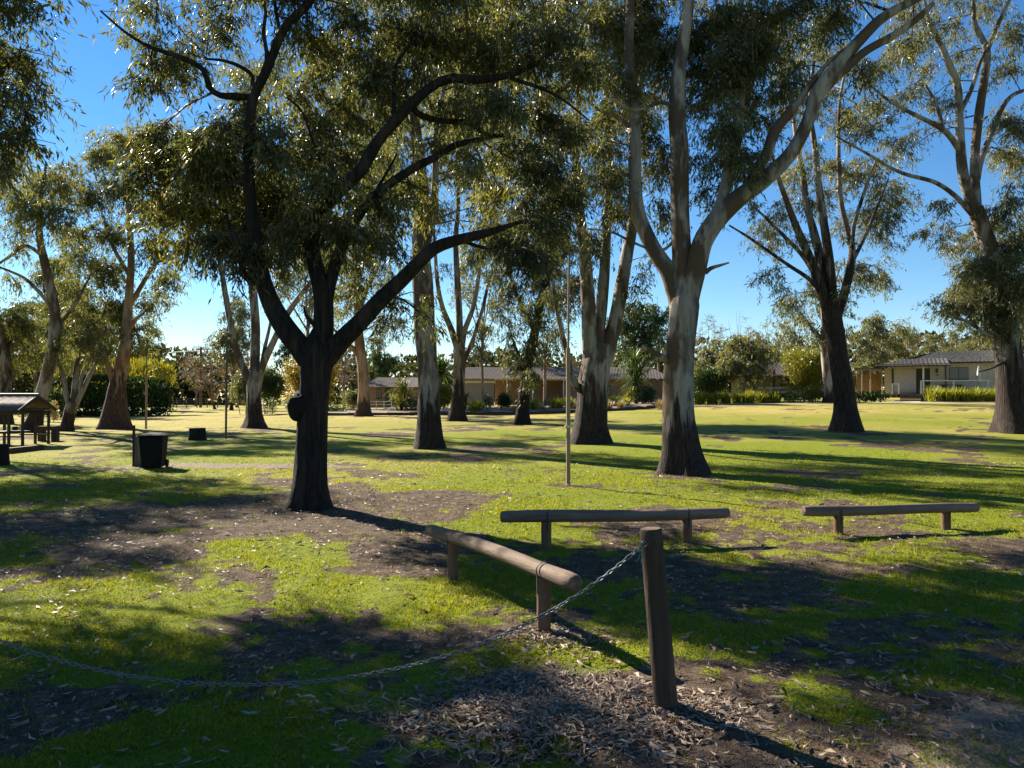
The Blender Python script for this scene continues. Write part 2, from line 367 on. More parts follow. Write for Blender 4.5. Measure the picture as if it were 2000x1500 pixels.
def build_litter():
    n = 34000
    y = 2.4 + RNG.random(n) ** 1.5 * 17; x = (RNG.random(n) * 2 - 1) * (y * .8 + 1)
    g, dry, mu, tr = cover(x, y); dens = .16 + .75 * sstep(.45, .7, fbm(x * .8, y * .8, 41, 3)) + .8 * (1 - g)
    k = RNG.random(n) < dens * .5; x, y = x[k], y[k]; n = len(x)
    L = RNG.uniform(.025, .085, n) * (1 + y * .03); V, F, rn = leaf_strips(x, y, L, L * RNG.uniform(.10, .24, n), np.full(n, .008), 5, .012)
    o = link('fallen_leaves', npmesh('fallen_leaves', V, F, {'rnd': rn}), M_litter); o['kind'] = 'stuff'
    o['label'] = 'dry fallen gum leaves scattered over the lawn and bare soil'; o['category'] = 'leaves'
    xs, ys = [], []
    for cx, cy, rx, ry, s in MULCH:
        m = int(5200 * rx * ry / .42 * s); q = RNG.normal(0, .47, (m, 2)); xs.append(cx + q[:, 0] * rx); ys.append(cy + q[:, 1] * ry)
    x = np.concatenate(xs); y = np.concatenate(ys); n = len(x)
    L = RNG.uniform(.03, .11, n); V, F, rn = leaf_strips(x, y, L, L * RNG.uniform(.08, .18, n), np.full(n, .012), 6, .004)
    o = link('bark_litter', npmesh('bark_litter', V, F, {'rnd': rn}), M_litter); o['kind'] = 'stuff'
    o['label'] = 'heap of curled bark strips and dead leaves beside the chain post'; o['category'] = 'bark litter'
build_litter()
#@@OBJECTS
# ------------------------------------------------------------------ trees
def quad_bez(a, b, c, n):
    t = np.linspace(0, 1, n)[:, None]; return a * (1 - t) ** 2 + 2 * b * t * (1 - t) + c * t ** 2
def thin_tubes(A, B, C, r0, r1, sides=3, seg=3):
    """vectorised thin tubes along quadratic curves A-B-C; returns V, F"""
    n = len(A); t = np.linspace(0, 1, seg + 1)
    Pp = A[:, None] * ((1 - t) ** 2)[None, :, None] + 2 * B[:, None] * (t * (1 - t))[None, :, None] + C[:, None] * (t ** 2)[None, :, None]
    D = C - A; D /= np.linalg.norm(D, axis=1)[:, None] + 1e-9
    ref = np.where(np.abs(D[:, 2:3]) > .8, np.array([[1., 0, 0]]), np.array([[0, 0, 1.]]))
    U = np.cross(D, ref); U /= np.linalg.norm(U, axis=1)[:, None] + 1e-9; W = np.cross(D, U)
    th = np.arange(sides) * 2 * math.pi / sides
    rad = r0[:, None] * (1 - t)[None] + r1[:, None] * t[None]
    off = U[:, None, None, :] * np.cos(th)[None, None, :, None] + W[:, None, None, :] * np.sin(th)[None, None, :, None]
    V = Pp[:, :, None, :] + off * rad[:, :, None, None]
    b = (np.arange(n) * (seg + 1) * sides)[:, None, None]; i = (np.arange(seg) * sides)[None, :, None]; j = np.arange(sides)[None, None, :]; k = (j + 1) % sides
    F = np.stack([b + i + j, b + i + k, b + i + sides + k, b + i + sides + j], -1).reshape(-1, 4)
    return V.reshape(-1, 3), F
def leaves_on(A, D, ln, n_per, L, Wd, rng, droop=.55, tint=None, flat=0.0):
    """leaves hanging along twigs A + D*ln*t; returns V,F,rnd"""
    n = len(A); idx = np.repeat(np.arange(n), n_per); m = len(idx)
    t = rng.uniform(.12, 1.05, m)
    p = A[idx] + D[idx] * (ln[idx] * t)[:, None]; p[:, 2] -= droop * ln[idx] * t * t
    p += rng.normal(0, .03, (m, 3)) * (L / .12)
    d = rng.normal(0, .55, (m, 3)) + D[idx] * .5; d[:, 2] -= 1.0 - flat; d /= np.linalg.norm(d, axis=1)[:, None]
    s = rng.normal(0, 1, (m, 3)); s -= d * (s * d).sum(1)[:, None]; s /= np.linalg.norm(s, axis=1)[:, None] + 1e-9
    ll = L * rng.uniform(.6, 1.25, m); ww = Wd * rng.uniform(.7, 1.3, m)
    nrm = np.cross(d, s)
    V = np.stack([p, p + d * (ll * .42)[:, None] + s * (ww * .5)[:, None], p + d * ll[:, None] + nrm * (ll * .12)[:, None], p + d * (ll * .42)[:, None] - s * (ww * .5)[:, None]], 1)
    base = tint[idx] if tint is not None else .45
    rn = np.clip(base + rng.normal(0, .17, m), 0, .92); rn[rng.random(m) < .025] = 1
    return V.reshape(-1, 3), np.arange(4 * m).reshape(-1, 4), np.repeat(rn, 4)

NLEAF = 0
def gum(label, trunk, limbs=(), blobs=(), base=None, bark=None, leaf=None, lsize=(.12, .02), lai=1.6, stock=2.0, ddark=.0, depthr=1.6,
        seed=1, twig=None, sides=20, name='gum_tree', group=None, twigs=True, dep=None, rough=.22, cat='tree', extra=None, droop=.55, smin=6, reach=1.0, per=14, back=.0):
    global NLEAF
    rng = np.random.default_rng(seed)
    if base is None: base = G(trunk[0][0], trunk[0][1])
    base = np.array(base, float); d0 = base[1] if dep is None else dep; k = d0 / FPX
    root = thing(name, label, cat, base, 0, group)
    bark = bark or M_bark_gum; leaf = leaf or M_leaf_olive; twig = twig or M_twig
    skel = []; srad = []
    def limb_mesh(pts, rad, nm, sd, n, is_trunk=False):
        pts, rad = catmull(pts, rad, max(.16, rad[0] * .75))
        V, F = tube(pts, rad, n, rough if is_trunk else rough * .8, sd)
        if is_trunk:
            q = np.repeat(pts, n, 0); hgt = V[:, 2] - base[2]
            ang = np.arctan2(V[:, 1] - q[:, 1], V[:, 0] - q[:, 0])
            fl = np.exp(-np.clip(hgt, 0, None) / (rad[0] * 1.1)) * (.20 + .22 * np.sin(ang * 3 + sd) + .12 * np.sin(ang * 5 + sd * 2))
            V = q + (V - q) * (1 + np.clip(fl, -.05, 1))[:, None]
        hgt = V[:, 2] - base[2]
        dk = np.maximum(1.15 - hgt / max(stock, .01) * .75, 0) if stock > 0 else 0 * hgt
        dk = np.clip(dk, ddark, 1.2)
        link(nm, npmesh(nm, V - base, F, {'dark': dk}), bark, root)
        skel.append(pts); srad.append(rad)
    tp = np.array([P(x, y, d0) for x, y, _ in trunk]); tr = np.array([wd * .5 * k for _, _, wd in trunk])
    tp[0] = base; tp = np.vstack([base - (0, 0, .25), tp]); tr = np.insert(tr, 0, tr[0] * 1.03)
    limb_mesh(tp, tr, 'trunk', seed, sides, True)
    for i, (dd, pts) in enumerate(limbs):
        m = len(pts); S = np.vstack(skel); zz = S[:, 1]
        sx = CX + S[:, 0] / zz * FPX; sy = HOR - (S[:, 2] - CAMH) / zz * FPX      # join the limb it leaves, at that limb's depth
        ds = zz[np.argmin((sx - pts[0][0]) ** 2 + (sy - pts[0][1]) ** 2)]
        L = np.array([P(x, y, ds + dd * (j / max(1, m - 1))) for j, (x, y, _) in enumerate(pts)])
        rd = np.array([wd * .5 * k for _, _, wd in pts])
        limb_mesh(L, rd, 'limb', seed * 13 + i, max(smin, int(sides * .65)))
    if extra: extra(root, base, d0, k)
    # --- foliage
    if not len(blobs): return root
    S = np.vstack(skel); SR = np.concatenate(srad)
    ok = S[:, 2] > base[2] + .25 * (S[:, 2].max() - base[2]); S, SR = S[ok], SR[ok]
    BA, BB, BC, B0, B1 = [], [], [], [], []; TA, TD, TL, TT = [], [], [], []
    lsize = (lsize[0] * 1.04, lsize[1] * 1.08); larea = .5 * lsize[0] * lsize[1]
    for b in blobs:
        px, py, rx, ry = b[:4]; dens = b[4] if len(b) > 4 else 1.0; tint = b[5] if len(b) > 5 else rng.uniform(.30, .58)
        off = b[6] if len(b) > 6 else rng.uniform(-1 + back, 1 + back * .5) * depthr
        c = P(px, py, d0 + off); rx, ry = rx * (d0 + off) / FPX, ry * (d0 + off) / FPX; rd = (rx + ry) * .5; nl = int(math.pi * rx * ry * lai * dens / larea); NLEAF += nl; rx *= 1.16; ry *= 1.2; rd *= 1.2
        dist = np.linalg.norm((S - c) * (1, .7, 1), axis=1) + np.clip(S[:, 2] - c[2], 0, None) * .6
        a = S[np.argmin(dist)]; ar = SR[np.argmin(dist)]; ln = np.linalg.norm(c - a)
        r0 = min(ar * .55, .012 + .010 * ln) * reach
        mid = (a + c) / 2 + rng.normal(0, .12, 3) * ln; mid[2] += .22 * ln
        BA.append(a); BB.append(mid); BC.append(c); B0.append(r0); B1.append(r0 * .35)
        nt = max(4, nl // per); ns = max(3, int(nt / 7))
        u = rng.normal(0, 1, (ns, 3)); u /= np.linalg.norm(u, axis=1)[:, None]; rr = rng.random(ns)[:, None] ** .42
        tgt = c + u * rr * (rx, rd, ry)
        ts = rng.uniform(.45, 1, ns)[:, None]; st = a * (1 - ts) ** 2 + 2 * mid * ts * (1 - ts) + c * ts ** 2
        sm = (st + tgt) / 2; sm[:, 2] += .18 * np.linalg.norm(tgt - st, axis=1); sm += rng.normal(0, .08, (ns, 3))
        BA += list(st); BB += list(sm); BC += list(tgt); B0 += [r0 * .38] * ns; B1 += [r0 * .10 + .0015] * ns
        si = rng.integers(0, ns, nt); tt = rng.uniform(.35, 1, nt)[:, None]
        ta = st[si] * (1 - tt) ** 2 + 2 * sm[si] * tt * (1 - tt) + tgt[si] * tt ** 2
        td = rng.normal(0, 1, (nt, 3)); td[:, 2] = td[:, 2] * .5 - .15; td /= np.linalg.norm(td, axis=1)[:, None]
        TA.append(ta); TD.append(td); TL.append(rng.uniform(.25, .6, nt) * min(1.6, .55 + rd * .45) * (lsize[0] / .12) ** .5)
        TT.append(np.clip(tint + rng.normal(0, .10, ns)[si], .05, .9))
    A_, B_, C_ = np.array(BA), np.array(BB), np.array(BC); r0_, r1_ = np.array(B0), np.array(B1)
    ta, td, tl, tt = np.vstack(TA), np.vstack(TD), np.concatenate(TL), np.concatenate(TT)
    V, F = thin_tubes(A_, B_, C_, r0_, r1_, 3, 3)
    if twigs:
        e = ta + td * tl[:, None]; e[:, 2] -= droop * tl; mdl = ta + td * (tl * .5)[:, None]; rr = np.full(len(ta), .0035 * max(1, d0 / 16))
        V2, F2 = thin_tubes(ta, mdl, e, rr, rr * .5, 3, 1); F = np.vstack([F, F2 + len(V)]); V = np.vstack([V, V2])
    o = link('branches', npmesh('branches', V - base, F), twig, root); o['kind'] = 'stuff'
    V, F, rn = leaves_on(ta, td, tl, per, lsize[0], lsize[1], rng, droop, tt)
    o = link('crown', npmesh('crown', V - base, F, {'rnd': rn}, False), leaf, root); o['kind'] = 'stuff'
    return root

# main dark tree --------------------------------------------------------
def burl(root, base, d0, k):
    bm = bmesh.new(); bmesh.ops.create_icosphere(bm, subdivisions=4, radius=1)
    for v in bm.verts:
        n = fbm(v.co.x * 1.7 + 4, v.co.y * 1.7 + v.co.z * 1.3, 61, 3) - .5
        v.co *= 1 + n * .5; v.co.x *= 1.0 + .25 * (v.co.z < 0) * -v.co.z
    me = bpy.data.meshes.new('burl'); bm.to_mesh(me); bm.free()
    me.polygons.foreach_set('use_smooth', [True] * len(me.polygons))
    a = me.attributes.new('dark', 'FLOAT', 'POINT'); a.data.foreach_set('value', np.full(len(me.vertices), 1.0, np.float32))
    o = link('burl', me, M_bark_dark, root, tuple(P(590, 795, d0 - .05) - base)); o.scale = (26 * k, 24 * k, 30 * k); o.rotation_euler = (0, R(-18), 0)
T1_limbs = [
    (-.4, [(612, 720, 44), (588, 682, 44), (560, 645, 42), (536, 605, 38), (518, 562, 33), (507, 515, 29), (498, 460, 26), (490, 400, 23), (485, 330, 21), (487, 255, 19), (495, 190, 19), (520, 138, 18), (552, 60, 16), (585, 24, 15), (615, -8, 13), (650, -60, 9)]),
    (.3, [(622, 710, 46), (630, 660, 42), (632, 615, 39), (630, 570, 37), (618, 530, 31), (608, 470, 28), (624, 420, 27), (656, 380, 27), (704, 332, 26), (740, 272, 24), (772, 236, 22), (808, 198, 21), (845, 168, 18), (880, 153, 18), (932, 156, 17), (988, 148, 13), (1040, 128, 10), (1096, 92, 8), (1140, 86, 4)]),
    (.9, [(634, 600, 28), (648, 540, 25), (664, 492, 22), (682, 450, 20), (716, 400, 19), (760, 360, 18), (808, 328, 17), (848, 308, 16), (888, 284, 14), (936, 272, 12), (980, 264, 10), (1026, 278, 5)]),
    (-.8, [(625, 715, 44), (646, 688, 42), (672, 660, 37), (702, 630, 34), (743, 585, 31), (783, 548, 28), (815, 515, 26), (850, 484, 24), (900, 467, 20), (942, 457, 17), (982, 445, 11), (1020, 432, 6)]),
    (-.5, [(498, 552, 14), (482, 543, 13), (473, 530, 12), (471, 508, 11), (462, 470, 9), (440, 420, 6)]),
    (-.9, [(488, 190, 13), (456, 188, 14), (430, 186, 11), (408, 170, 11), (396, 135, 10), (343, 108, 9), (297, 94, 7), (245, 63, 5), (196, 21, 3)]),
    (.4, [(490, 185, 9), (493, 150, 8), (469, 130, 8), (435, 118, 6), (402, 115, 4)]),
    (-.3, [(518, 142, 9), (521, 104, 8), (514, 62, 7), (519, 26, 6), (512, -12, 5)]),
    (.2, [(548, 66, 8), (540, 30, 7), (534, -20, 5)]),
    (.7, [(806, 204, 14), (816, 222, 13), (860, 236, 12), (918, 240, 11), (948, 262, 9), (990, 264, 6)]),
    (-.4, [(986, 148, 8), (1020, 160, 8), (1056, 172, 7), (1100, 195, 5), (1150, 235, 3)]),
    (.3, [(768, 240, 9), (770, 190, 8), (773, 130, 7), (795, 95, 6), (822, 66, 4)]),
    (.2, [(585, 672, 9), (580, 652, 7), (574, 642, 6), (556, 637, 3)]),
    (-.2, [(622, 642, 10), (606, 626, 9), (597, 614, 6), (594, 598, 4)]),
    (.2, [(720, 400, 8), (742, 360, 7), (765, 320, 5), (775, 300, 3)]),
    (.5, [(660, 380, 7), (620, 300, 6), (590, 220, 5), (560, 190, 4)]),
    (.8, [(895, 466, 8), (930, 480, 7), (962, 484, 6), (1000, 470, 4)]),
]
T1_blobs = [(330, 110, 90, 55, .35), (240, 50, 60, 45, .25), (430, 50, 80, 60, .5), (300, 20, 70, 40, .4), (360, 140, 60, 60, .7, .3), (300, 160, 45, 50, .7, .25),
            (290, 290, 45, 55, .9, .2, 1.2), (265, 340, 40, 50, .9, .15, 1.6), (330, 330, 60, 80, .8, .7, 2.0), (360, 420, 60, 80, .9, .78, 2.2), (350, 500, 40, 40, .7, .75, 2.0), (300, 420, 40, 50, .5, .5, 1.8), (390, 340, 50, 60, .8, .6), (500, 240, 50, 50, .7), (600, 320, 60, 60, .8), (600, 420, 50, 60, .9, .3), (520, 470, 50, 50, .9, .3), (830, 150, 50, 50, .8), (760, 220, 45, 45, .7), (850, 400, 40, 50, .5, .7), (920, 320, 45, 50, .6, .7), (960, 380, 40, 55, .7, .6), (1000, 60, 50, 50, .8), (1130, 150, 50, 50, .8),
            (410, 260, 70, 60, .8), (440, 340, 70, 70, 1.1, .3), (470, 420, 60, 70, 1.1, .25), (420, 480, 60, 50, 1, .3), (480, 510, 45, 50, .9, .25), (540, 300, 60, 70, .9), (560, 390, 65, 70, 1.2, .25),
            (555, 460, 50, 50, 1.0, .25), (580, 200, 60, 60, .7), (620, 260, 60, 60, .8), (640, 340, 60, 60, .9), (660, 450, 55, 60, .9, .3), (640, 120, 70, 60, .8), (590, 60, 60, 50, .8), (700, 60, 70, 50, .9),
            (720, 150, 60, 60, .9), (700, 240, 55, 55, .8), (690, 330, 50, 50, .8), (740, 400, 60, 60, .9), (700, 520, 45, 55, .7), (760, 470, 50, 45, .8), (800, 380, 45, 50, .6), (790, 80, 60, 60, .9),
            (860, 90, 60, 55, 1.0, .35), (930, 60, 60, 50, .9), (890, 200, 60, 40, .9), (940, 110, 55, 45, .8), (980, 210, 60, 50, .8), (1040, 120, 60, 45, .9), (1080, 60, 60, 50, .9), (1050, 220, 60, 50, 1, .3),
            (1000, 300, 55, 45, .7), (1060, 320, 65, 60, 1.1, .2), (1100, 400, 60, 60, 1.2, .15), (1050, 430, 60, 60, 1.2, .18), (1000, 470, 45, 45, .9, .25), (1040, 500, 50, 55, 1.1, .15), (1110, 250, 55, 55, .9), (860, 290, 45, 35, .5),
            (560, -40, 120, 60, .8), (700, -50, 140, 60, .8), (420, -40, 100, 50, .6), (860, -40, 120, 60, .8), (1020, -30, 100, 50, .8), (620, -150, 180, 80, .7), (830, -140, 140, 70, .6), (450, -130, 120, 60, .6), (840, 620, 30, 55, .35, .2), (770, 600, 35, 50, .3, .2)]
gum('nearest dark rough-barked gum with a round burl on its trunk', [(606, 990, 74), (606, 950, 62), (608, 880, 58), (612, 800, 55), (616, 750, 56), (619, 705, 66), (624, 675, 58), (628, 645, 36)],
    T1_limbs, T1_blobs, bark=M_bark_dark, leaf=M_leaf_dark, lsize=(.14, .027), lai=4.2, stock=0, ddark=.62, depthr=1.7, seed=3, sides=28, back=.75, extra=burl, rough=.2)

# big pale gum -----------------------------------------------------------
T2_limbs = [
    (.6, [(1330, 650, 22), (1322, 590, 34), (1306, 532, 33), (1288, 505, 31), (1268, 470, 29), (1246, 415, 27), (1240, 350, 26), (1240, 250, 25), (1235, 175, 23), (1228, 100, 20), (1232, 0, 17), (1240, -120, 12)]),
    (.2, [(1334, 650, 24), (1334, 590, 40), (1332, 520, 38), (1330, 460, 36), (1328, 400, 36), (1327, 300, 36), (1322, 220, 33), (1325, 150, 29), (1335, 80, 25), (1345, 0, 22), (1350, -120, 15)]),
    (-.8, [(1336, 660, 26), (1343, 590, 44), (1358, 530, 42), (1372, 475, 39), (1400, 430, 37), (1442, 388, 36), (1490, 352, 33), (1530, 316, 29), (1556, 282, 25), (1581, 229, 24), (1597, 177, 24), (1625, 140, 23), (1674, 84, 21), (1721, 37, 19), (1775, 6, 15), (1830, -20, 10)]),
    (-.2, [(1455, 375, 20), (1473, 341, 22), (1498, 298, 21), (1513, 257, 20), (1547, 214, 18), (1572, 180, 12), (1616, 124, 8), (1665, 84, 5)]),
    (-.4, [(1592, 200, 15), (1625, 160, 16), (1655, 132, 16), (1692, 99, 15), (1752, 65, 14), (1798, 31, 12), (1823, 6, 9)]),
    (.7, [(1396, 430, 22), (1412, 385, 22), (1424, 335, 20), (1440, 280, 17), (1447, 220, 13), (1452, 140, 10), (1455, 40, 7)]),
    (-.3, [(1378, 532, 10), (1388, 524, 8), (1404, 519, 6), (1424, 513, 3)]),
    (-.5, [(1316, 714, 17), (1298, 700, 13), (1276, 688, 10), (1252, 677, 7)]),
    (.4, [(1242, 260, 9), (1200, 225, 8), (1170, 215, 6), (1130, 180, 4)]),
    (-.6, [(1330, 215, 9), (1290, 200, 7), (1240, 215, 6), (1190, 190, 4)]),
    (.3, [(1326, 460, 7), (1290, 490, 6), (1240, 475, 5), (1190, 452, 4), (1125, 446, 3)]),
]
T2_blobs = [(1190, 60, 60, 50, 1.0), (1130, 110, 50, 60, .9), (1260, 40, 60, 50, 1.1), (1200, 170, 55, 55, .9), (1290, 130, 45, 60, .9), (1380, 60, 60, 60, 1.1), (1390, 150, 50, 60, 1.0), (1440, 90, 55, 60, 1.1, .25),
            (1480, 40, 50, 50, 1.0), (1410, 240, 45, 50, .8), (1460, 200, 45, 55, .9, .3), (1455, 290, 45, 50, .9, .3), (1500, 250, 30, 40, .5), (1470, 150, 40, 50, .9), (1270, 250, 35, 60, .7), (1300, 330, 30, 60, .6),
            (1370, 330, 30, 60, .7), (1390, 400, 30, 30, .7, .2), (1290, 420, 30, 45, .6), (1170, 280, 45, 55, .8), (1180, 360, 40, 55, .7), (1210, 430, 30, 40, .6), (1550, 60, 50, 50, .7), (1600, 60, 45, 50, .6), (1560, 140, 40, 45, .5),
            (1640, 30, 50, 40, .6), (1690, 150, 40, 40, .35), (1780, 90, 45, 45, .4), (1060, 40, 60, 60, .9), (1080, 140, 50, 60, .8), (1240, 100, 50, 60, .9), (1340, 100, 50, 50, .9), (1430, 20, 50, 40, 1), (1350, 220, 40, 60, .7), (1420, 170, 40, 50, .9), (1500, 110, 45, 60, .9), (1520, 180, 35, 45, .7), (1430, 360, 35, 40, .7), (1470, 350, 25, 35, .4), (1540, 20, 60, 40, .8), (1300, -60, 150, 70, .9), (1450, -60, 130, 60, .9), (1620, -50, 120, 50, .7), (1780, -50, 100, 50, .6), (1180, -60, 110, 60, .8), (1320, -180, 200, 90, .7), (1560, -160, 150, 70, .6)]
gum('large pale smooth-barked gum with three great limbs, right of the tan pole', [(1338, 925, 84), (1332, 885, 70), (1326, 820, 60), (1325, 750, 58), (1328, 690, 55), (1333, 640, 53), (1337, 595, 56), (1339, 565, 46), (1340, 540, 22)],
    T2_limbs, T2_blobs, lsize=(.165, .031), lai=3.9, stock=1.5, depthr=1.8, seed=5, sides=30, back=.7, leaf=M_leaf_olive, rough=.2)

# third: tall white trunk with dark stocking
gum('tall straight pale gum with dark lower trunk, between the burl tree and the tan pole', [(838, 875, 52), (838, 840, 47), (838, 780, 41), (835, 700, 39), (830, 640, 41), (827, 560, 40), (822, 480, 36), (824, 400, 31), (819, 330, 27), (812, 260, 23), (808, 200, 18), (818, 100, 14), (832, 10, 10), (840, -80, 6)],
    [(.8, [(832, 480, 16), (846, 420, 16), (850, 340, 14), (852, 250, 11), (870, 160, 8), (890, 60, 5)]), (-.8, [(818, 300, 10), (790, 220, 9), (770, 140, 7), (755, 60, 5)])],
    [(830, 40, 60, 60), (880, 60, 60, 60), (770, 60, 60, 60), (900, 140, 60, 60), (750, 150, 50, 60), (880, 240, 40, 50, .6), (930, 210, 50, 60), (960, 120, 60, 60), (950, 330, 40, 60, .6, .7), (960, 400, 40, 60, .6, .75), (780, 250, 40, 50, .6), (740, 300, 45, 60, .7, .7), (770, 380, 40, 60, .5, .7),
     (850, -50, 130, 60), (760, -40, 90, 50), (940, 20, 70, 50), (920, 270, 40, 40, .6), (980, 60, 60, 60), (1010, 140, 50, 60, .8), (1000, 240, 45, 60, .7, .7), (990, 330, 40, 60, .7, .75), (970, 450, 35, 50, .7, .7), (700, 120, 60, 60, .8), (690, 380, 45, 60, .6, .7), (860, 330, 35, 50, .5)], stock=1.7, lsize=(.18, .034), lai=2.62, depthr=2.2, seed=8, leaf=M_leaf_olive)
# fourth: multi-stem behind pole
gum('many-stemmed gum with streaked pale bark just behind the slender tan pole', [(1152, 865, 72), (1153, 830, 60), (1156, 790, 57), (1160, 745, 58), (1166, 705, 56), (1172, 670, 40)],
    [(-.8, [(1158, 730, 32), (1152, 670, 31), (1149, 600, 28), (1142, 500, 23), (1132, 410, 19), (1125, 300, 15), (1130, 170, 11), (1120, 40, 7)]),
     (.9, [(1172, 725, 36), (1188, 675, 33), (1204, 620, 30), (1213, 565, 28), (1226, 490, 24), (1238, 420, 21), (1243, 320, 17), (1250, 180, 12), (1262, 40, 7)]),
     (.3, [(1165, 700, 28), (1170, 640, 25), (1180, 540, 22), (1186, 430, 18), (1192, 330, 14), (1186, 180, 10), (1180, 50, 6)]),
     (-1.2, [(1150, 780, 14), (1118, 740, 13), (1108, 690, 11), (1095, 640, 9), (1085, 590, 7), (1075, 520, 5)])],
    [(1120, 560, 35, 70, .8, .2), (1085, 600, 30, 60, .7, .2), (1100, 480, 45, 60, 1, .2), (1160, 470, 35, 50, .8), (1210, 430, 35, 45, .8), (1140, 350, 50, 50), (1200, 340, 45, 50), (1110, 250, 50, 50), (1180, 230, 50, 50), (1250, 220, 45, 60), (1150, 120, 60, 60), (1230, 100, 60, 60), (1290, 180, 40, 60, .7), (1270, 330, 35, 50, .7), (1075, 380, 40, 60, .8, .25), (1180, 20, 80, 50), (1250, 560, 25, 50, .5, .3), (1270, 500, 20, 40, .4)],
    stock=2.2, lsize=(.19, .036), lai=2.62, depthr=2.2, seed=9, leaf=M_leaf_dark)
# fifth: right, many rising stems
gum('dark-trunked gum spreading into many rising stems before the two cabins', [(1656, 842, 52), (1652, 800, 43), (1646, 750, 40), (1638, 700, 37), (1630, 650, 36), (1624, 615, 36), (1618, 585, 26)],
    [(-1, [(1622, 620, 20), (1604, 565, 19), (1584, 510, 17), (1558, 450, 14), (1535, 390, 11), (1515, 330, 8), (1500, 270, 5)]),
     (.8, [(1622, 610, 18), (1606, 530, 17), (1594, 470, 16), (1576, 400, 13), (1566, 330, 11), (1555, 270, 9), (1545, 180, 5)]),
     (-.5, [(1626, 600, 20), (1622, 540, 19), (1614, 470, 17), (1601, 380, 14), (1592, 290, 11), (1582, 210, 8), (1590, 120, 5)]),
     (.6, [(1634, 620, 20), (1650, 570, 17), (1663, 510, 15), (1662, 470, 12), (1650, 430, 10), (1641, 380, 9), (1638, 300, 8), (1640, 200, 6), (1655, 120, 4)]),
     (-1.2, [(1612, 580, 10), (1580, 545, 8), (1540, 518, 7), (1500, 490, 6), (1460, 462, 5), (1424, 440, 3)]),
     (1, [(1600, 550, 10), (1568, 500, 8), (1530, 460, 7), (1490, 420, 5), (1465, 400, 3)]),
     (.5, [(1660, 520, 9), (1690, 460, 7), (1715, 400, 5), (1735, 350, 3)]), (-.6, [(1664, 500, 9), (1668, 440, 8), (1690, 370, 6), (1712, 310, 4)])],
    [(1480, 460, 35, 45, .5), (1515, 410, 35, 45, .5), (1545, 350, 35, 45, .6), (1500, 540, 30, 40, .55, .75), (1530, 580, 30, 35, .5, .7), (1570, 300, 35, 45, .6), (1620, 320, 35, 45, .6), (1660, 340, 40, 40, .8, .3), (1700, 330, 40, 40, .6, .7), (1730, 390, 40, 45, .7), (1690, 420, 40, 40, .6),
     (1720, 460, 40, 45, .7), (1690, 530, 40, 40, .7, .3), (1720, 540, 30, 45, .6), (1640, 460, 25, 40, .4), (1560, 470, 25, 40, .4, .7), (1540, 230, 35, 45, .5), (1600, 200, 40, 45, .5), (1650, 230, 40, 40, .6), (1700, 230, 35, 35, .5), (1750, 440, 30, 40, .5), (1590, 90, 45, 45, .5), (1650, 110, 40, 45, .5), (1470, 400, 25, 30, .4), (1740, 290, 40, 35, .6), (1620, 400, 30, 40, .5), (1580, 380, 30, 40, .5), (1510, 470, 30, 40, .5, .7), (1760, 370, 35, 35, .6), (1560, 180, 35, 45, .6), (1620, 130, 40, 45, .6), (1690, 140, 40, 45, .6), (1530, 120, 40, 50, .6), (1650, 560, 30, 30, .3), (1580, 560, 25, 30, .4, .7)],
    stock=9, lsize=(.21, .038), lai=2.49, depthr=2.6, back=.6, seed=12, leaf=M_leaf_pale, twig=M_twig_pale)
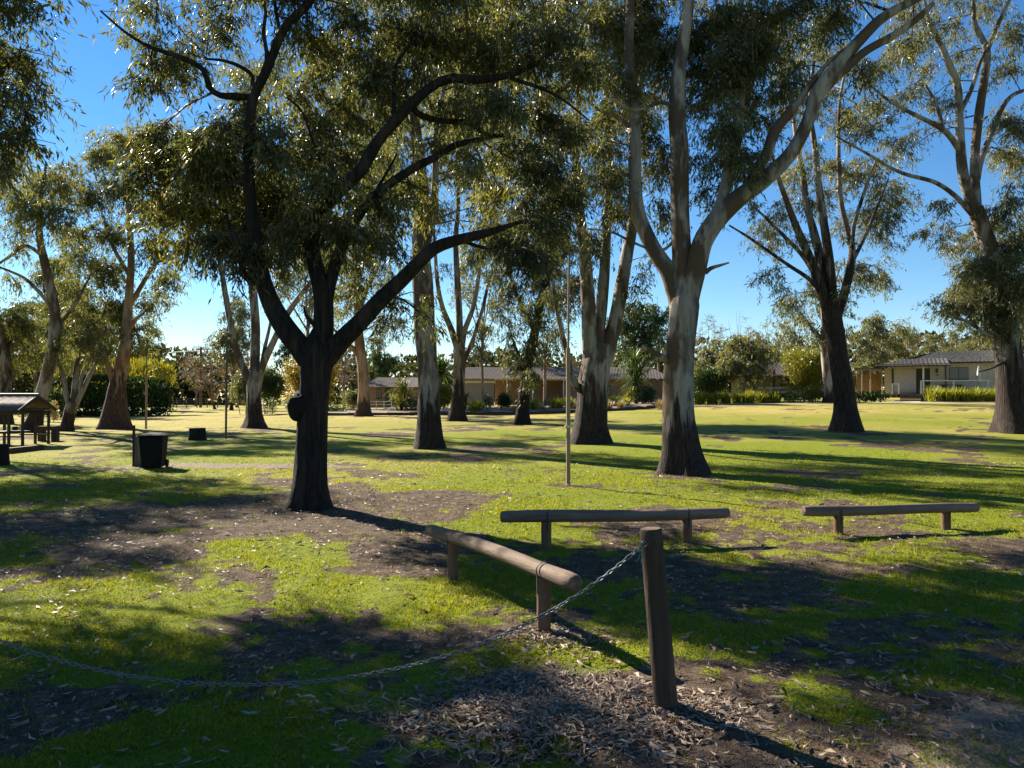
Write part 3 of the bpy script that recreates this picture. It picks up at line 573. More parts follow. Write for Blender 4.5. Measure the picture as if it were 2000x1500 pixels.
# sixth: right edge
gum('gum cut by the right edge, dense foliage at mid-height and bare white limbs above', [(1980, 845, 62), (1977, 800, 52), (1974, 740, 48), (1970, 690, 46), (1966, 645, 44), (1952, 570, 36), (1932, 490, 31), (1912, 425, 29), (1906, 405, 26)],
    [(-1, [(1906, 425, 21), (1893, 385, 20), (1882, 347, 19), (1876, 294, 18), (1873, 223, 15), (1870, 170, 14), (1851, 118, 12), (1823, 56, 9), (1811, 28, 7), (1800, -40, 4)]),
     (.6, [(1910, 425, 20), (1907, 400, 19), (1904, 310, 17), (1913, 217, 16), (1926, 130, 14), (1926, 93, 12), (1904, 46, 9), (1901, 10, 7), (1895, -60, 4)]),
     (.9, [(1908, 350, 13), (1916, 313, 12), (1935, 263, 11), (1957, 211, 10), (1978, 186, 8), (2005, 174, 6), (2040, 150, 3)]),
     (-1.4, [(1900, 420, 11), (1867, 384, 9), (1826, 356, 8), (1771, 341, 7), (1737, 326, 6), (1690, 298, 5), (1634, 267, 3)]),
     (-1, [(1877, 300, 12), (1862, 275, 11), (1839, 251, 10), (1803, 232, 8), (1767, 214, 7), (1730, 192, 5), (1690, 158, 3)]),
     (.5, [(1842, 252, 8), (1834, 222, 7), (1823, 192, 6), (1808, 167, 4)]), (.5, [(1874, 222, 9), (1890, 190, 9), (1901, 164, 8), (1913, 124, 7), (1928, 95, 6)]),
     (-.4, [(1930, 95, 9), (1947, 53, 8), (1969, 6, 6), (1990, -50, 4)]), (-1.5, [(1965, 660, 10), (1930, 655, 8), (1890, 628, 6), (1850, 618, 4)]), (-1.2, [(1972, 700, 7), (1940, 718, 4), (1912, 726, 2)])],
    [(1890, 480, 40, 45, .8, .6), (1940, 440, 45, 45, .9), (1980, 480, 45, 55, 1.2), (1930, 530, 50, 45, 1.2, .3), (1870, 540, 45, 45, .8), (1985, 560, 45, 50, 1.3, .25), (1900, 590, 55, 40, 1.2, .3), (1845, 600, 40, 32, .8), (1950, 610, 45, 35, 1.3, .2), (2010, 620, 40, 40, 1), (1830, 460, 30, 45, .6, .75), (1845, 410, 30, 35, .5, .75), (1975, 400, 45, 45, .9), (1985, 320, 40, 50, .8, .6), (1950, 290, 25, 35, .5),
     (1760, 180, 40, 35, .5), (1720, 130, 40, 40, .5), (1800, 140, 35, 40, .5), (1790, 60, 40, 45, .5), (1850, 60, 40, 40, .4), (1740, 40, 40, 40, .5), (1960, 130, 35, 40, .6), (1990, 60, 40, 50, .7, .3), (1930, 20, 45, 35, .6), (1850, 200, 30, 30, .4), (1800, 260, 35, 30, .5), (1780, 290, 30, 25, .4), (1690, 260, 35, 35, .7), (1640, 240, 30, 35, .6), (1860, -40, 120, 40, .6), (2020, 240, 40, 50, .6), (2060, 450, 60, 120, 1), (1880, 120, 35, 40, .5), (1960, 230, 30, 40, .5), (1700, 200, 40, 35, .5), (1760, 110, 40, 40, .5), (1820, 190, 30, 30, .5), (1920, 640, 35, 25, .8), (1975, 250, 40, 45, .7)],
    stock=4.0, lsize=(.21, .038), lai=2.62, depthr=2.4, back=.6, seed=14, leaf=M_leaf_pale)
# seventh: slim Y gum
gum('slim pale gum forking in a narrow fan, left of the drooping tree', [(893, 822, 36), (894, 795, 28), (895, 760, 24), (897, 720, 23), (898, 690, 24), (899, 670, 18)],
    [(-1, [(896, 690, 14), (882, 645, 12), (864, 600, 10), (854, 550, 8), (850, 490, 6), (845, 420, 5)]), (.5, [(898, 690, 15), (897, 620, 13), (893, 540, 12), (890, 470, 10), (895, 400, 8), (893, 300, 5)]),
     (-.5, [(902, 680, 12), (908, 645, 11), (924, 600, 9), (934, 545, 8), (938, 480, 6), (945, 420, 5), (940, 340, 3)]), (.8, [(902, 715, 10), (920, 672, 9), (940, 612, 7), (950, 570, 6), (965, 520, 4)])],
    [(850, 420, 40, 50, .35), (890, 330, 45, 50, .4), (930, 380, 40, 50, .4), (960, 470, 35, 50, .4), (920, 480, 30, 40, .3), (970, 550, 25, 40, .4), (870, 520, 20, 30, .25), (880, 260, 60, 50, .8), (840, 200, 60, 60), (920, 200, 60, 60), (990, 250, 50, 60), (880, 120, 70, 60), (960, 120, 60, 60)], stock=2.6, lsize=(.24, .045), lai=3.06, depthr=2.5, seed=15, sides=16, leaf=M_leaf_olive, twigs=False)
# eighth: drooping
gum('slender leaning tree with dark drooping foliage hanging low over the garden bed edge', [(1020, 829, 32), (1021, 805, 24), (1024, 770, 21), (1030, 720, 20), (1042, 660, 19), (1054, 600, 17), (1066, 550, 14), (1078, 490, 11), (1088, 420, 8), (1095, 350, 4)],
    [(-1, [(1045, 650, 9), (1020, 600, 8), (1000, 550, 6), (985, 500, 4)]), (.8, [(1030, 720, 7), (1012, 690, 6), (1000, 660, 4)])],
    [(985, 480, 35, 50, .9, .15), (1020, 440, 40, 50, .9, .2), (1000, 560, 35, 40, .8, .15), (1040, 540, 35, 45, 1.0, .15), (1075, 580, 30, 45, 1, .15), (1040, 610, 35, 40, 1, .2), (1000, 640, 25, 35, .55, .3), (975, 600, 22, 40, .5, .2), (1040, 680, 25, 40, .9, .2), (1015, 720, 25, 35, .8, .3), (1035, 745, 18, 30, .8, .3), (960, 530, 25, 40, .6, .2), (1095, 650, 20, 35, .6), (985, 690, 18, 25, .4), (1065, 480, 35, 45, .9, .2), (1090, 520, 25, 45, .8)],
    stock=2.2, lsize=(.24, .044), lai=3.01, depthr=1.8, seed=16, sides=14, leaf=M_leaf_dark, bark=M_bark_dark, name='drooping_tree', droop=.9, twigs=False)
# ninth: red-brown
gum('reddish-brown trunked tree with one left fork, just right of the burl tree', [(712, 813, 32), (711, 795, 25), (710, 755, 22), (708, 715, 21), (703, 680, 21), (700, 640, 18), (698, 590, 14), (695, 530, 10), (690, 450, 6)],
    [(-.8, [(706, 700, 13), (692, 683, 11), (676, 672, 9), (664, 658, 7), (650, 640, 4)]), (.6, [(700, 620, 9), (715, 570, 8), (735, 530, 6), (750, 490, 3)])],
    [(690, 560, 40, 45, .6), (740, 540, 40, 45, .5), (670, 600, 30, 40, .5, .7), (720, 480, 45, 50, .6), (640, 500, 45, 50, .5), (760, 630, 25, 45, .6, .2), (735, 660, 22, 30, .8, .2), (780, 560, 30, 45, .4, .2), (700, 400, 60, 50, .5), (800, 640, 18, 45, .35, .2), (640, 300, 60, 60), (720, 300, 60, 60), (680, 200, 70, 60), (760, 220, 60, 60), (780, 330, 50, 60)], stock=1.2, lsize=(.25, .048), lai=3.06, depthr=2.2, seed=17, sides=14, bark=M_bark_red, twigs=False)
# tenth
gum('pale gum with three stems opening like a vase, left of the burl tree', [(497, 836, 38), (497, 810, 29), (496, 775, 27), (496, 748, 30), (496, 725, 24)],
    [(-1, [(492, 755, 17), (478, 725, 15), (462, 685, 13), (450, 630, 12), (438, 560, 10), (429, 500, 9), (424, 440, 7), (415, 370, 4)]), (.6, [(497, 745, 20), (498, 700, 19), (499, 640, 18), (494, 570, 17), (487, 500, 13), (480, 420, 10), (478, 320, 6)]),
     (-.6, [(503, 750, 15), (514, 712, 14), (535, 665, 13), (560, 615, 12), (588, 575, 10), (612, 545, 8), (640, 500, 5)]), (.5, [(510, 720, 9), (517, 680, 8), (528, 630, 6), (535, 570, 4)])],
    [(420, 430, 45, 55, .6), (390, 500, 30, 40, .4), (460, 390, 50, 50, .7), (500, 330, 50, 50, .7), (540, 420, 45, 50, .6), (590, 480, 40, 40, .5), (640, 470, 40, 50, .5), (400, 320, 60, 50, .7), (460, 250, 70, 50, .7), (540, 140, 60, 60, .7), (470, 160, 60, 60, .7), (560, 560, 22, 25, .3)], stock=1.6, lsize=(.25, .048), lai=3.24, depthr=2.6, seed=18, sides=16, twigs=False)
# eleventh
gum('stout reddish gum flaring at its foot in front of the clipped hedge', [(222, 837, 54), (223, 815, 46), (226, 785, 37), (229, 755, 30), (236, 720, 27), (243, 690, 24), (248, 650, 19), (252, 580, 15), (256, 510, 13), (252, 420, 10), (245, 330, 6)],
    [(-.8, [(226, 758, 15), (216, 728, 13), (206, 702, 10), (196, 680, 7), (180, 640, 4)]), (.8, [(252, 600, 10), (275, 560, 9), (300, 520, 7), (325, 500, 4)]), (.4, [(254, 540, 9), (220, 480, 7), (200, 420, 5)]), (-.5, [(246, 660, 9), (262, 628, 8), (280, 612, 5)])],
    [(250, 270, 50, 40, .9, .7), (200, 300, 45, 50, .9), (290, 290, 40, 45, .8, .8), (180, 380, 50, 50, .8), (240, 370, 50, 50, .8), (300, 400, 45, 50, .8), (210, 460, 50, 45, .8, .3), (280, 480, 45, 50, .8), (330, 540, 35, 45, .6), (300, 590, 40, 30, .6), (200, 550, 50, 45, 1.1, .2), (170, 600, 40, 40, .9, .3), (230, 610, 40, 40, 1.0, .25), (240, 660, 25, 28, .9, .25), (180, 640, 30, 30, .8), (285, 660, 18, 35, .7, .75), (150, 460, 40, 40, .7)], stock=3.0, lsize=(.25, .048), lai=3.59, depthr=2.2, seed=19, sides=18, bark=M_bark_red, twigs=False)
# twelfth
gum('small bushy tree with several thin stems beside the timber seat', [(129, 842, 24), (132, 825, 21), (138, 800, 22), (142, 785, 20)],
    [(-.4, [(138, 800, 11), (128, 765, 9), (124, 735, 8), (114, 705, 6), (105, 680, 3)]), (.3, [(143, 795, 13), (147, 750, 11), (150, 710, 9), (160, 680, 7), (170, 640, 4)]), (-.3, [(148, 790, 12), (165, 755, 10), (178, 728, 9), (190, 702, 7), (198, 670, 4)]), (.5, [(148, 770, 8), (160, 735, 7), (168, 705, 5)])],
    [(120, 670, 25, 30, .8, .6), (145, 660, 28, 35, .9), (175, 660, 25, 30, .9, .6), (195, 690, 20, 22, .6), (130, 700, 22, 24, .6), (155, 620, 35, 30, .8), (195, 640, 25, 25, .8)], stock=1.0, ddark=.3, lsize=(.25, .05), lai=2.90, depthr=1.2, seed=20, sides=12, bark=M_bark_gum, twigs=False)
# thirteenth: leaning
gum('tall gum leaning right with a bare pale trunk behind the small roofed shelter', [(62, 844, 38), (70, 815, 28), (80, 775, 24), (92, 730, 22), (101, 690, 21), (107, 650, 20), (106, 605, 19), (96, 550, 17), (84, 500, 15), (77, 455, 12), (80, 390, 8), (90, 320, 4)],
    [(-1, [(104, 606, 8), (80, 575, 7), (50, 545, 6), (20, 530, 5), (-10, 518, 3)]), (.8, [(107, 640, 8), (135, 610, 7), (160, 570, 5), (180, 530, 3)]), (.5, [(84, 500, 8), (50, 480, 7), (20, 500, 6), (-10, 520, 4)])],
    [(90, 360, 50, 45, .9, .75), (130, 340, 35, 40, .8, .8), (60, 410, 50, 45, .7, .6), (110, 420, 45, 45, .7), (30, 460, 45, 40, .5), (150, 500, 40, 45, .6), (40, 560, 40, 25, .3), (150, 560, 30, 35, .6), (20, 380, 50, 45, .8)], stock=1.3, lsize=(.25, .048), lai=3.41, depthr=2.0, seed=21, sides=16, twigs=False)
# fourteenth
gum('dark twin-stemmed tree cut by the left edge behind the shelter roof', base=G(12, 828), trunk=[(12, 828, 26), (12, 790, 20), (12, 750, 17), (8, 700, 14), (4, 640, 8)], limbs=[(.3, [(14, 775, 10), (20, 730, 9), (18, 690, 7), (30, 650, 4)])],
    blobs=[(20, 610, 40, 35, 1, .3), (50, 640, 35, 35, 1, .3), (10, 660, 35, 30, 1, .25), (60, 690, 25, 22, .7), (30, 690, 30, 20, .6), (-30, 620, 40, 50, 1)], stock=3, ddark=.4, lsize=(.25, .05), lai=3.15, depthr=1.5, seed=22, sides=12, leaf=M_leaf_dark, twigs=False)
# fifteenth: near, crown enters top left
def off_tree(label, gx, gy, crown, seed, leaf, lai=1.2, hgt=7, lsize=(.15, .03)):
    b = np.array((gx, gy, float(H(gx, gy)))); k = FPX / gy; bx = CX + gx * k
    zy = lambda z: HOR - (z - CAMH) * k
    tr = [(bx, zy(b[2]), .62 * k), (bx, zy(.5), .5 * k), (bx + .15 * k, zy(2), .42 * k), (bx + .3 * k, zy(hgt * .5), .34 * k), (bx + .2 * k, zy(hgt * .75), .2 * k), (bx, zy(hgt), .1 * k)]
    lm = [(1.2, [(bx + .3 * k, zy(hgt * .45), .2 * k), (bx + 1.2 * k, zy(hgt * .6), .16 * k), (bx + 2.2 * k, zy(hgt * .75), .08 * k)]), (-1.2, [(bx + .25 * k, zy(hgt * .5), .2 * k), (bx - .8 * k, zy(hgt * .65), .14 * k), (bx - 1.8 * k, zy(hgt * .8), .07 * k)])]
    gum(label, tr, lm, crown, base=b, leaf=leaf, lsize=lsize, lai=lai, stock=1.5, depthr=1.8, seed=seed, sides=16)
off_tree('near gum beyond the left edge, its dark crown filling the top left corner', -12.6, 11.8,
         [(20, 40, 80, 60, 1.2), (90, 30, 55, 50, .9), (40, 130, 75, 55, 1.2), (100, 110, 45, 50, .8), (20, 210, 75, 50, 1.2), (80, 210, 40, 50, .9), (30, 280, 70, 45, 1.1, .25), (90, 285, 35, 40, .8), (10, 330, 50, 40, .9), (-80, 120, 100, 90, 1), (-90, 260, 90, 70, 1), (-60, -60, 150, 70, 1), (90, -50, 80, 50, .8), (-180, 40, 100, 100, 1), (-200, 220, 90, 90, 1), (-130, -150, 180, 80, .8), (-200, 120, 120, 90, 1.9, .3, -1.2), (-330, 60, 130, 100, 1.9, .3, -1.0), (-300, 200, 120, 80, 1.8, .3, -1.3), (-130, 40, 110, 80, 1.9, .3, -1.2), (-420, 150, 110, 90, 1.8, .3, -.8), (-160, 220, 100, 70, 1.8, .3, -1.5), (-40, -160, 150, 80, 1.6, .3, -1), (-300, -100, 150, 90, 1.6, .3, -1), (-480, 0, 120, 100, 1.6, .3, -.5), (-60, 170, 70, 60, 1.5, .3, -1.6), (-220, 280, 100, 60, 1.5, .3, -2.0), (-380, 260, 110, 70, 1.5, .3, -1.8)], 23, M_leaf_dark, 2.2, 9)
off_tree('tall gum beyond the left edge shading the track and bin', -20.5, 26,
         [(20, 300, 60, 60, .9), (-60, 330, 80, 60, 1), (-160, 300, 90, 80, 1), (-60, 220, 90, 60, 1), (-200, 200, 110, 70, 1), (-280, 320, 90, 80, 1), (-150, 420, 90, 60, .8), (-60, 430, 70, 50, .7), (-300, 180, 90, 70, 1), (-100, 120, 120, 60, .9), (-380, 280, 80, 80, 1)], 24, M_leaf_olive, 2.2, 11, (.24, .05))
off_tree('tall gum well beyond the left edge, dark against the sky', -21.5, 21.5,
         [(-200, 250, 100, 80, 1), (-320, 230, 110, 90, 1), (-260, 120, 120, 80, 1), (-420, 200, 110, 90, 1), (-160, 150, 80, 70, .9), (-340, 350, 100, 70, .9), (-480, 300, 90, 80, .9), (-380, 80, 120, 70, .9), (-560, 200, 90, 90, .9)], 25, M_leaf_olive, 2.2, 10, (.24, .05))
#@@TREES
# ------------------------------------------------------------------ timber, chain and park furniture
def woodmat(name, a, b, c2, scale=1.0, axis='z'):
    m, t, o = mat(name); s = {'z': (9, 9, .9), 'x': (.9, 9, 9)}[axis]
    v = coords(t, tuple(x * scale for x in s)); n1 = noise(t, 1.5, v, 7, .65); n2 = noise(t, 6, v, 4, .6); n3 = noise(t, 1.1, coords(t, (1.2, 1.2, 1.2)), 3)
    c = ramp(t, n1, [(.3, a), (.52, b), (.72, c2)])
    c = mixc(t, ramp(t, n2, [(.60, (0, 0, 0)), (.70, (.75, .75, .75))]), c, tuple(x * .25 for x in a))
    c = mixc(t, math_n(t, 'MULTIPLY', n3, .35), c, tuple(x * .6 for x in b))
    finish(t, o, c, .85, bump(t, math_n(t, 'ADD', n1, math_n(t, 'MULTIPLY', n2, .5)), .7, .012), .2); return m
M_log = woodmat('weathered_log', (.09, .058, .04), (.18, .125, .088), (.26, .19, .135), axis='x')
M_post = woodmat('weathered_post', (.035, .022, .015), (.07, .045, .03), (.11, .075, .052))
M_legw = woodmat('rail_leg_timber', (.08, .04, .024), (.15, .08, .046), (.20, .12, .075))
M_end = plain('log_end_grain', (.13, .09, .065), .9, .4, 14)
M_steel = plain('galvanised_steel', (.16, .17, .175), .5, .3, 30, bmp=.1, spec=.5, metal=.6)
M_strap = plain('dark_strap', (.06, .05, .045), .6, .3, 20, metal=.5)
M_rope = plain('faded_rope', (.06, .16, .15), .9, .3, 40)
M_tan = plain('tan_paint', (.27, .19, .11), .6, .15, 10, (1, 1, .3))
M_dkpole = plain('dark_pole_paint', (.10, .075, .055), .6, .2, 10, (1, 1, .3))
M_cream = plain('cream_collar', (.55, .47, .30), .6, .1, 10)

def log_mesh(L, r, seed, n=18):
    """log along x, centred, slightly bent and knotty, with end faces"""
    xs = np.linspace(-L / 2, L / 2, 30); pts = np.stack([xs, .012 * np.sin(xs * 1.3 + seed), .010 * np.sin(xs * 2.1 + seed * 2)], -1)
    rad = r * (1 + .05 * (vnoise(xs * 2.2, 0 * xs, seed) - .5) * 2); rad[0] *= .93; rad[-1] *= .93
    pts = np.vstack([pts[:1] - (.012, 0, 0), pts, pts[-1:] + (.012, 0, 0)]); rad = np.concatenate([[rad[0] * .84], rad, [rad[-1] * .84]])
    V, F = tube(pts, rad, n, .06, seed)
    c0 = len(V); V = np.vstack([V, pts[0], pts[-1]])
    T = np.array([(c0, (j + 1) % n, j) for j in range(n)] + [(c0 + 1, c0 - n + j, c0 - n + (j + 1) % n) for j in range(n)])
    me = npmesh('log', V, [F, T]); me.materials.append(None); me.materials.append(None)
    me.materials[0] = M_log; me.materials[1] = M_end
    mi = np.zeros(len(me.polygons), np.int32); mi[len(F):] = 1; me.polygons.foreach_set('material_index', mi)
    try: me.set_sharp_from_angle(angle=R(50))
    except Exception: pass
    return me
def log_rail(label, endA, endB, legs, seed, r=.065, drop=.40):
    """endA/endB pixels of the rail's ends (centre line) with the ground pixel of both legs; depth from the legs' feet"""
    g = [G(*l) for l in legs]
    dv = (g[1] - g[0]); dv[2] = 0; u = dv / np.linalg.norm(dv); a = math.atan2(u[1], u[0])
    def on_line(px):                       # point of the vertical plane through both feet seen at column px
        s = ray(px, HOR); den = u[0] * s[1] - u[1] * s[0]
        t = (g[0][1] * s[0] - g[0][0] * s[1]) / den; return g[0] + u * t
    A, B = on_line(endA[0]), on_line(endB[0]); A = P(endA[0], endA[1], A[1]); B = P(endB[0], endB[1], B[1])
    c = (A + B) / 2; L = np.linalg.norm(B - A); tilt = math.atan2(B[2] - A[2], np.hypot(*(B - A)[:2]))
    root = thing('log_rail', label, 'rail', (c[0], c[1], float(H(c[0], c[1]))), a, 'log rails on the grass')
    z0 = root.location.z
    o = link('rail', log_mesh(L, r, seed), None, root, (0, 0, c[2] - z0)); o.rotation_euler = (0, -tilt, 0)
    for i, q in enumerate(g):
        s = (q - c)[:2].dot(u[:2]); zt = c[2] + math.tan(tilt) * s - z0 - r * .72; zb = float(H(q[0], q[1])) - z0 - .15
        zs = np.linspace(zb, zt, 9); pts = np.stack([0 * zs, 0 * zs, zs], -1); V, F = tube(pts, np.full(9, r * .86), 14, .07, seed + i)
        me = npmesh('leg', V, F); link('leg', me, M_legw, root, (s, 0, 0))
        th = np.linspace(-.15 * math.pi, 1.15 * math.pi, 18); zc = zt + r * .72
        ring = [(-.0, math.cos(q2) * (r + .004), zc + math.sin(q2) * (r + .004)) for q2 in th]
        ring = [(0, r * .92, zc - .17)] + ring + [(0, -r * .92, zc - .17)]
        V = []; 
        for x in (-.008, .008):
            V += [(s + x, p[1], p[2]) for p in ring] + [(s + x, p[1] * .94, zc + (p[2] - zc) * .955) for p in ring]
        n = len(ring); F = []
        for j in range(n - 1):
            F += [(j, j + 1, 2 * n + j + 1, 2 * n + j), (j, n + j, n + j + 1, j + 1), (2 * n + j, 2 * n + j + 1, 3 * n + j + 1, 3 * n + j)]
        link('strap', npmesh('strap', V, np.array(F)), M_strap, root)
    return root
log_rail('sunlit log rail running diagonally on two legs, the one crossed by the chain', (843, 1034), (1122, 1136), [(884, 1131), (1062, 1238)], 1, .063)
log_rail('long shaded log rail lying side-on behind the leaning chain post', (980, 1011), (1420, 1002), [(1067, 1070), (1342, 1059)], 2, .070)
log_rail('log rail furthest right, out on the sunny grass away from the chain', (1571, 998), (1905, 992), [(1638, 1042), (1848, 1033)], 3, .068)

def post(label, foot, top, r, seed):
    d = foot[1]; v = top - foot; L = np.linalg.norm(v)
    root = thing('chain_post', label, 'post', foot, 0, 'chain posts')
    ts = np.linspace(-.25 / L, 1, 26)[:, None]; pts = v * ts; rad = np.full(26, r) * np.linspace(1.02, .97, 26)
    pts = np.vstack([pts, pts[-1] + v / L * .012]); rad = np.append(rad, r * .86)
    V, F = tube(pts, rad, 26, .07, seed); n = 26
    c0 = len(V); V = np.vstack([V, pts[-1]]); T = np.array([(c0, c0 - n + j, c0 - n + (j + 1) % n) for j in range(n)])
    me = npmesh('shaft', V, [F, T]); me.materials.append(M_post); me.materials.append(M_end)
    mi = np.zeros(len(me.polygons), np.int32); mi[len(F):] = 1; me.polygons.foreach_set('material_index', mi)
    try: me.set_sharp_from_angle(angle=R(50))
    except Exception: pass
    link('shaft', me, None, root); return root
gp = G(1302, 1388); tp = P(1271, 1036, gp[1] + .02)
pr = post('leaning round timber post holding the end of the chain', gp, tp, .066, 4)
rr_ = .066
# screw eye on the post and rope scrap
hook = P(1258, 1062, gp[1] - .03)
th = np.linspace(0, 2 * math.pi, 14)
MB().tube([hook - gp + (.016 * math.cos(a), -.004, .016 * math.sin(a)) for a in th], .0035, 6, False).build('screw_eye', M_steel, pr, smooth=True)
# chain: catenary from the eye to a second post beyond the left edge
g2 = np.array((-3.92, gp[1] + .05, float(H(-3.92, gp[1] + .05))))
post('upright timber post beyond the left edge at the far end of the chain', g2, g2 + (0, 0, 1.02), .066, 5)
hook2 = g2 + (.07, -.02, .93)
def catenary(a, b, low):
    L = b - a; best = None
    xs = np.linspace(0, 1, 700)
    # parabola-like hanging curve through both ends with lowest height low
    ha, hb = a[2] - low, b[2] - low; q = math.sqrt(ha) / (math.sqrt(ha) + math.sqrt(hb))
    k = ha / q ** 2; c = 1.9
    f = lambda u: (np.cosh(c * u) - 1) / (math.cosh(c) - 1)
    z = np.where(xs < q, low + ha * f((q - xs) / q), low + hb * f((xs - q) / (1 - q)))
    return np.stack([a[0] + L[0] * xs, a[1] + L[1] * xs, z], -1)
low_z = P(470, 1337, gp[1])[2]
cv = catenary(hook, hook2, low_z); seg = np.linalg.norm(np.diff(cv, axis=0), axis=1); S_ = np.concatenate([[0], np.cumsum(seg)])
pitch = .0335; nlk = int(S_[-1] / pitch)
chain = thing('chain', 'sagging steel chain hung across the foreground from the leaning post', 'chain', tuple(hook))
def link_mesh():
    hl, hw, r = .0150, .0085, .0036; path = []
    for k2 in range(6): a = -math.pi / 2 + math.pi * k2 / 5; path.append((hl - hw + .006 + hw * math.cos(a), hw * math.sin(a), 0))
    for k2 in range(6): a = math.pi / 2 + math.pi * k2 / 5; path.append((-(hl - hw + .006) + hw * math.cos(a), hw * math.sin(a), 0))
    p = np.array(path); n = len(p); V = []; m = 5
    for i in range(n):
        T = p[(i + 1) % n] - p[i - 1]; T /= np.linalg.norm(T); Nn = np.cross(T, (0, 0, 1))
        for j in range(m): a = 2 * math.pi * j / m; V.append(p[i] + r * (math.cos(a) * Nn + math.sin(a) * np.array((0, 0, 1))))
    F = [(i * m + j, i * m + (j + 1) % m, ((i + 1) % n) * m + (j + 1) % m, ((i + 1) % n) * m + j) for i in range(n) for j in range(m)]
    return npmesh('link', V, np.array(F))
lme = link_mesh(); lme.materials.append(M_steel)
for i in range(nlk):
    s = (i + .5) * pitch; p = np.array([np.interp(s, S_, cv[:, a]) for a in range(3)]); q = np.array([np.interp(s + .01, S_, cv[:, a]) for a in range(3)])
    o = bpy.data.objects.new('link', lme); COL.objects.link(o); o.parent = chain; o.location = p - hook
    o.rotation_euler = (Matrix.Rotation(0, 3, 'Z') @ Vector(q - p).to_track_quat('X', 'Z').to_matrix() @ Matrix.Rotation(R(45 + 90 * (i % 2)) + random.uniform(-.25, .25), 3, 'X')).to_euler()
rp = thing('rope_scrap', 'frayed blue-green rope scrap knotted at the chain end', 'rope', tuple(hook))
MB().tube([(-.012, -.012, .005), (-.03, -.014, -.02), (-.025, -.012, -.06), (-.035, -.014, -.085), (-.05, -.012, -.095)], .0035, 5).build('strand', M_rope, rp, smooth=True)
MB().tube([(-.008, -.012, .0), (-.018, -.02, -.03), (-.012, -.016, -.07), (-.02, -.015, -.105)], .003, 5).build('strand', M_rope, rp, smooth=True)
MB().tube([(-.03, -.008, .004), (-.018, -.024, .008), (-.004, -.014, -.004), (-.02, -.002, -.012)], .004, 5).build('knot', M_rope, rp, smooth=True)

# slender poles
g = G(1110, 948); k = g[1] / FPX
p = thing('slender_pole', 'slender tan pole with a pale collar, in front of the many-stemmed gum', 'pole', g)
MB().tube([(0, 0, -.2), (.00, 0, (948 - 680) * k)], .042, 12).build('lower_tube', M_tan, p, smooth=True)
MB().tube([(0, 0, (948 - 682) * k), (.02, 0, (948 - 505) * k)], .022, 10).build('upper_tube', M_tan, p, smooth=True)
MB().box((-.005, 0, (948 - 833) * k), (.12, .11, .05)).build('collar', M_cream, p, .006)
MB().box((-.02, -.055, (948 - 850) * k), (.05, .02, .12)).build('bracket', M_tan, p, .004)
g = G(441, 857); k = g[1] / FPX
p = thing('slender_pole', 'thin dark pole with a small lamp head, right of the dark stump', 'pole', g)
MB().tube([(0, 0, -.2), (.03, 0, (857 - 668) * k)], .042, 10).build('shaft', M_dkpole, p, smooth=True)
MB().box((.03, 0, (857 - 664) * k), (.3, .1, .05)).box((-.12, 0, (857 - 660) * k), (.12, .16, .14)).build('lamp_head', M_dkpole, p, .01)
MB().box((.13, 0, (857 - 655) * k), (.14, .16, .12), ry=.4).build('lamp_head', M_dkpole, p, .01)
g = G(285, 838); k = g[1] / FPX
p = thing('slender_pole', 'thin tan pole before the right end of the clipped hedge', 'pole', g)
MB().tube([(0, 0, -.2), (.02, 0, (838 - 735) * k)], .05, 10).build('shaft', M_tan, p, smooth=True)
MB().tube([(.02, 0, (838 - 736) * k), (.02, 0, (838 - 660) * k)], .025, 8).build('upper_tube', M_dkpole, p, smooth=True)

# wheelie bin
M_bin = plain('bin_plastic', (.008, .008, .008), .75, .2, 20, bmp=.1, spec=.12); M_panel = plain('weathered_panel', (.13, .105, .085), .9, .3, 5, (3, 3, .5))
g = G(300, 914); p = thing('wheelie_bin', 'black wheelie bin with closed lid standing on the bare track', 'bin', g, R(12))
k = g[1] / FPX; bw, bd, bh = .53, .6, 62 * k
def frustum(w0, d0, w1, d1, z0, z1):
    V = [(sx * ww / 2, sy * dd / 2, z) for ww, dd, z in ((w0, d0, z0), (w1, d1, z1)) for sx, sy in ((-1, -1), (1, -1), (1, 1), (-1, 1))]
    return V, [(3, 2, 1, 0), (4, 5, 6, 7)] + [(i, (i + 1) % 4, (i + 1) % 4 + 4, i + 4) for i in range(4)]
MB().add(*frustum(bw * .84, bd * .78, bw, bd, .03, bh)).build('body', M_bin, p, .02)
MB().add(*frustum(bw + .07, bd + .07, bw + .05, bd + .05, bh, bh + .035)).add(*frustum(bw, bd, bw * .7, bd * .7, bh + .034, bh + .075)).build('lid', M_bin, p, .012)
MB().tube([(-bw / 2, bd / 2 + .05, bh - .04), (bw / 2, bd / 2 + .05, bh - .04)], .016, 8).box((-bw * .35, bd / 2 + .02, bh - .04), (.03, .08, .05)).box((bw * .35, bd / 2 + .02, bh - .04), (.03, .08, .05)).build('handle', M_bin, p)
for s in (-1, 1):
    MB().tube([(s * bw * .46 - .025, bd * .42, .1), (s * bw * .46 + .025, bd * .42, .1)], .1, 18).build('wheel', M_bin, p)
g = G(268, 910); p = thing('bin_stand', 'weathered panel and stake standing at the left side of the wheelie bin', 'stand', g, R(12))
MB().box((0, .1, .36), (.05, .5, .78)).build('panel', M_panel, p, .006)
MB().box((-.05, -.12, .5), (.055, .055, 1.04)).build('stake', M_post, p, .005)

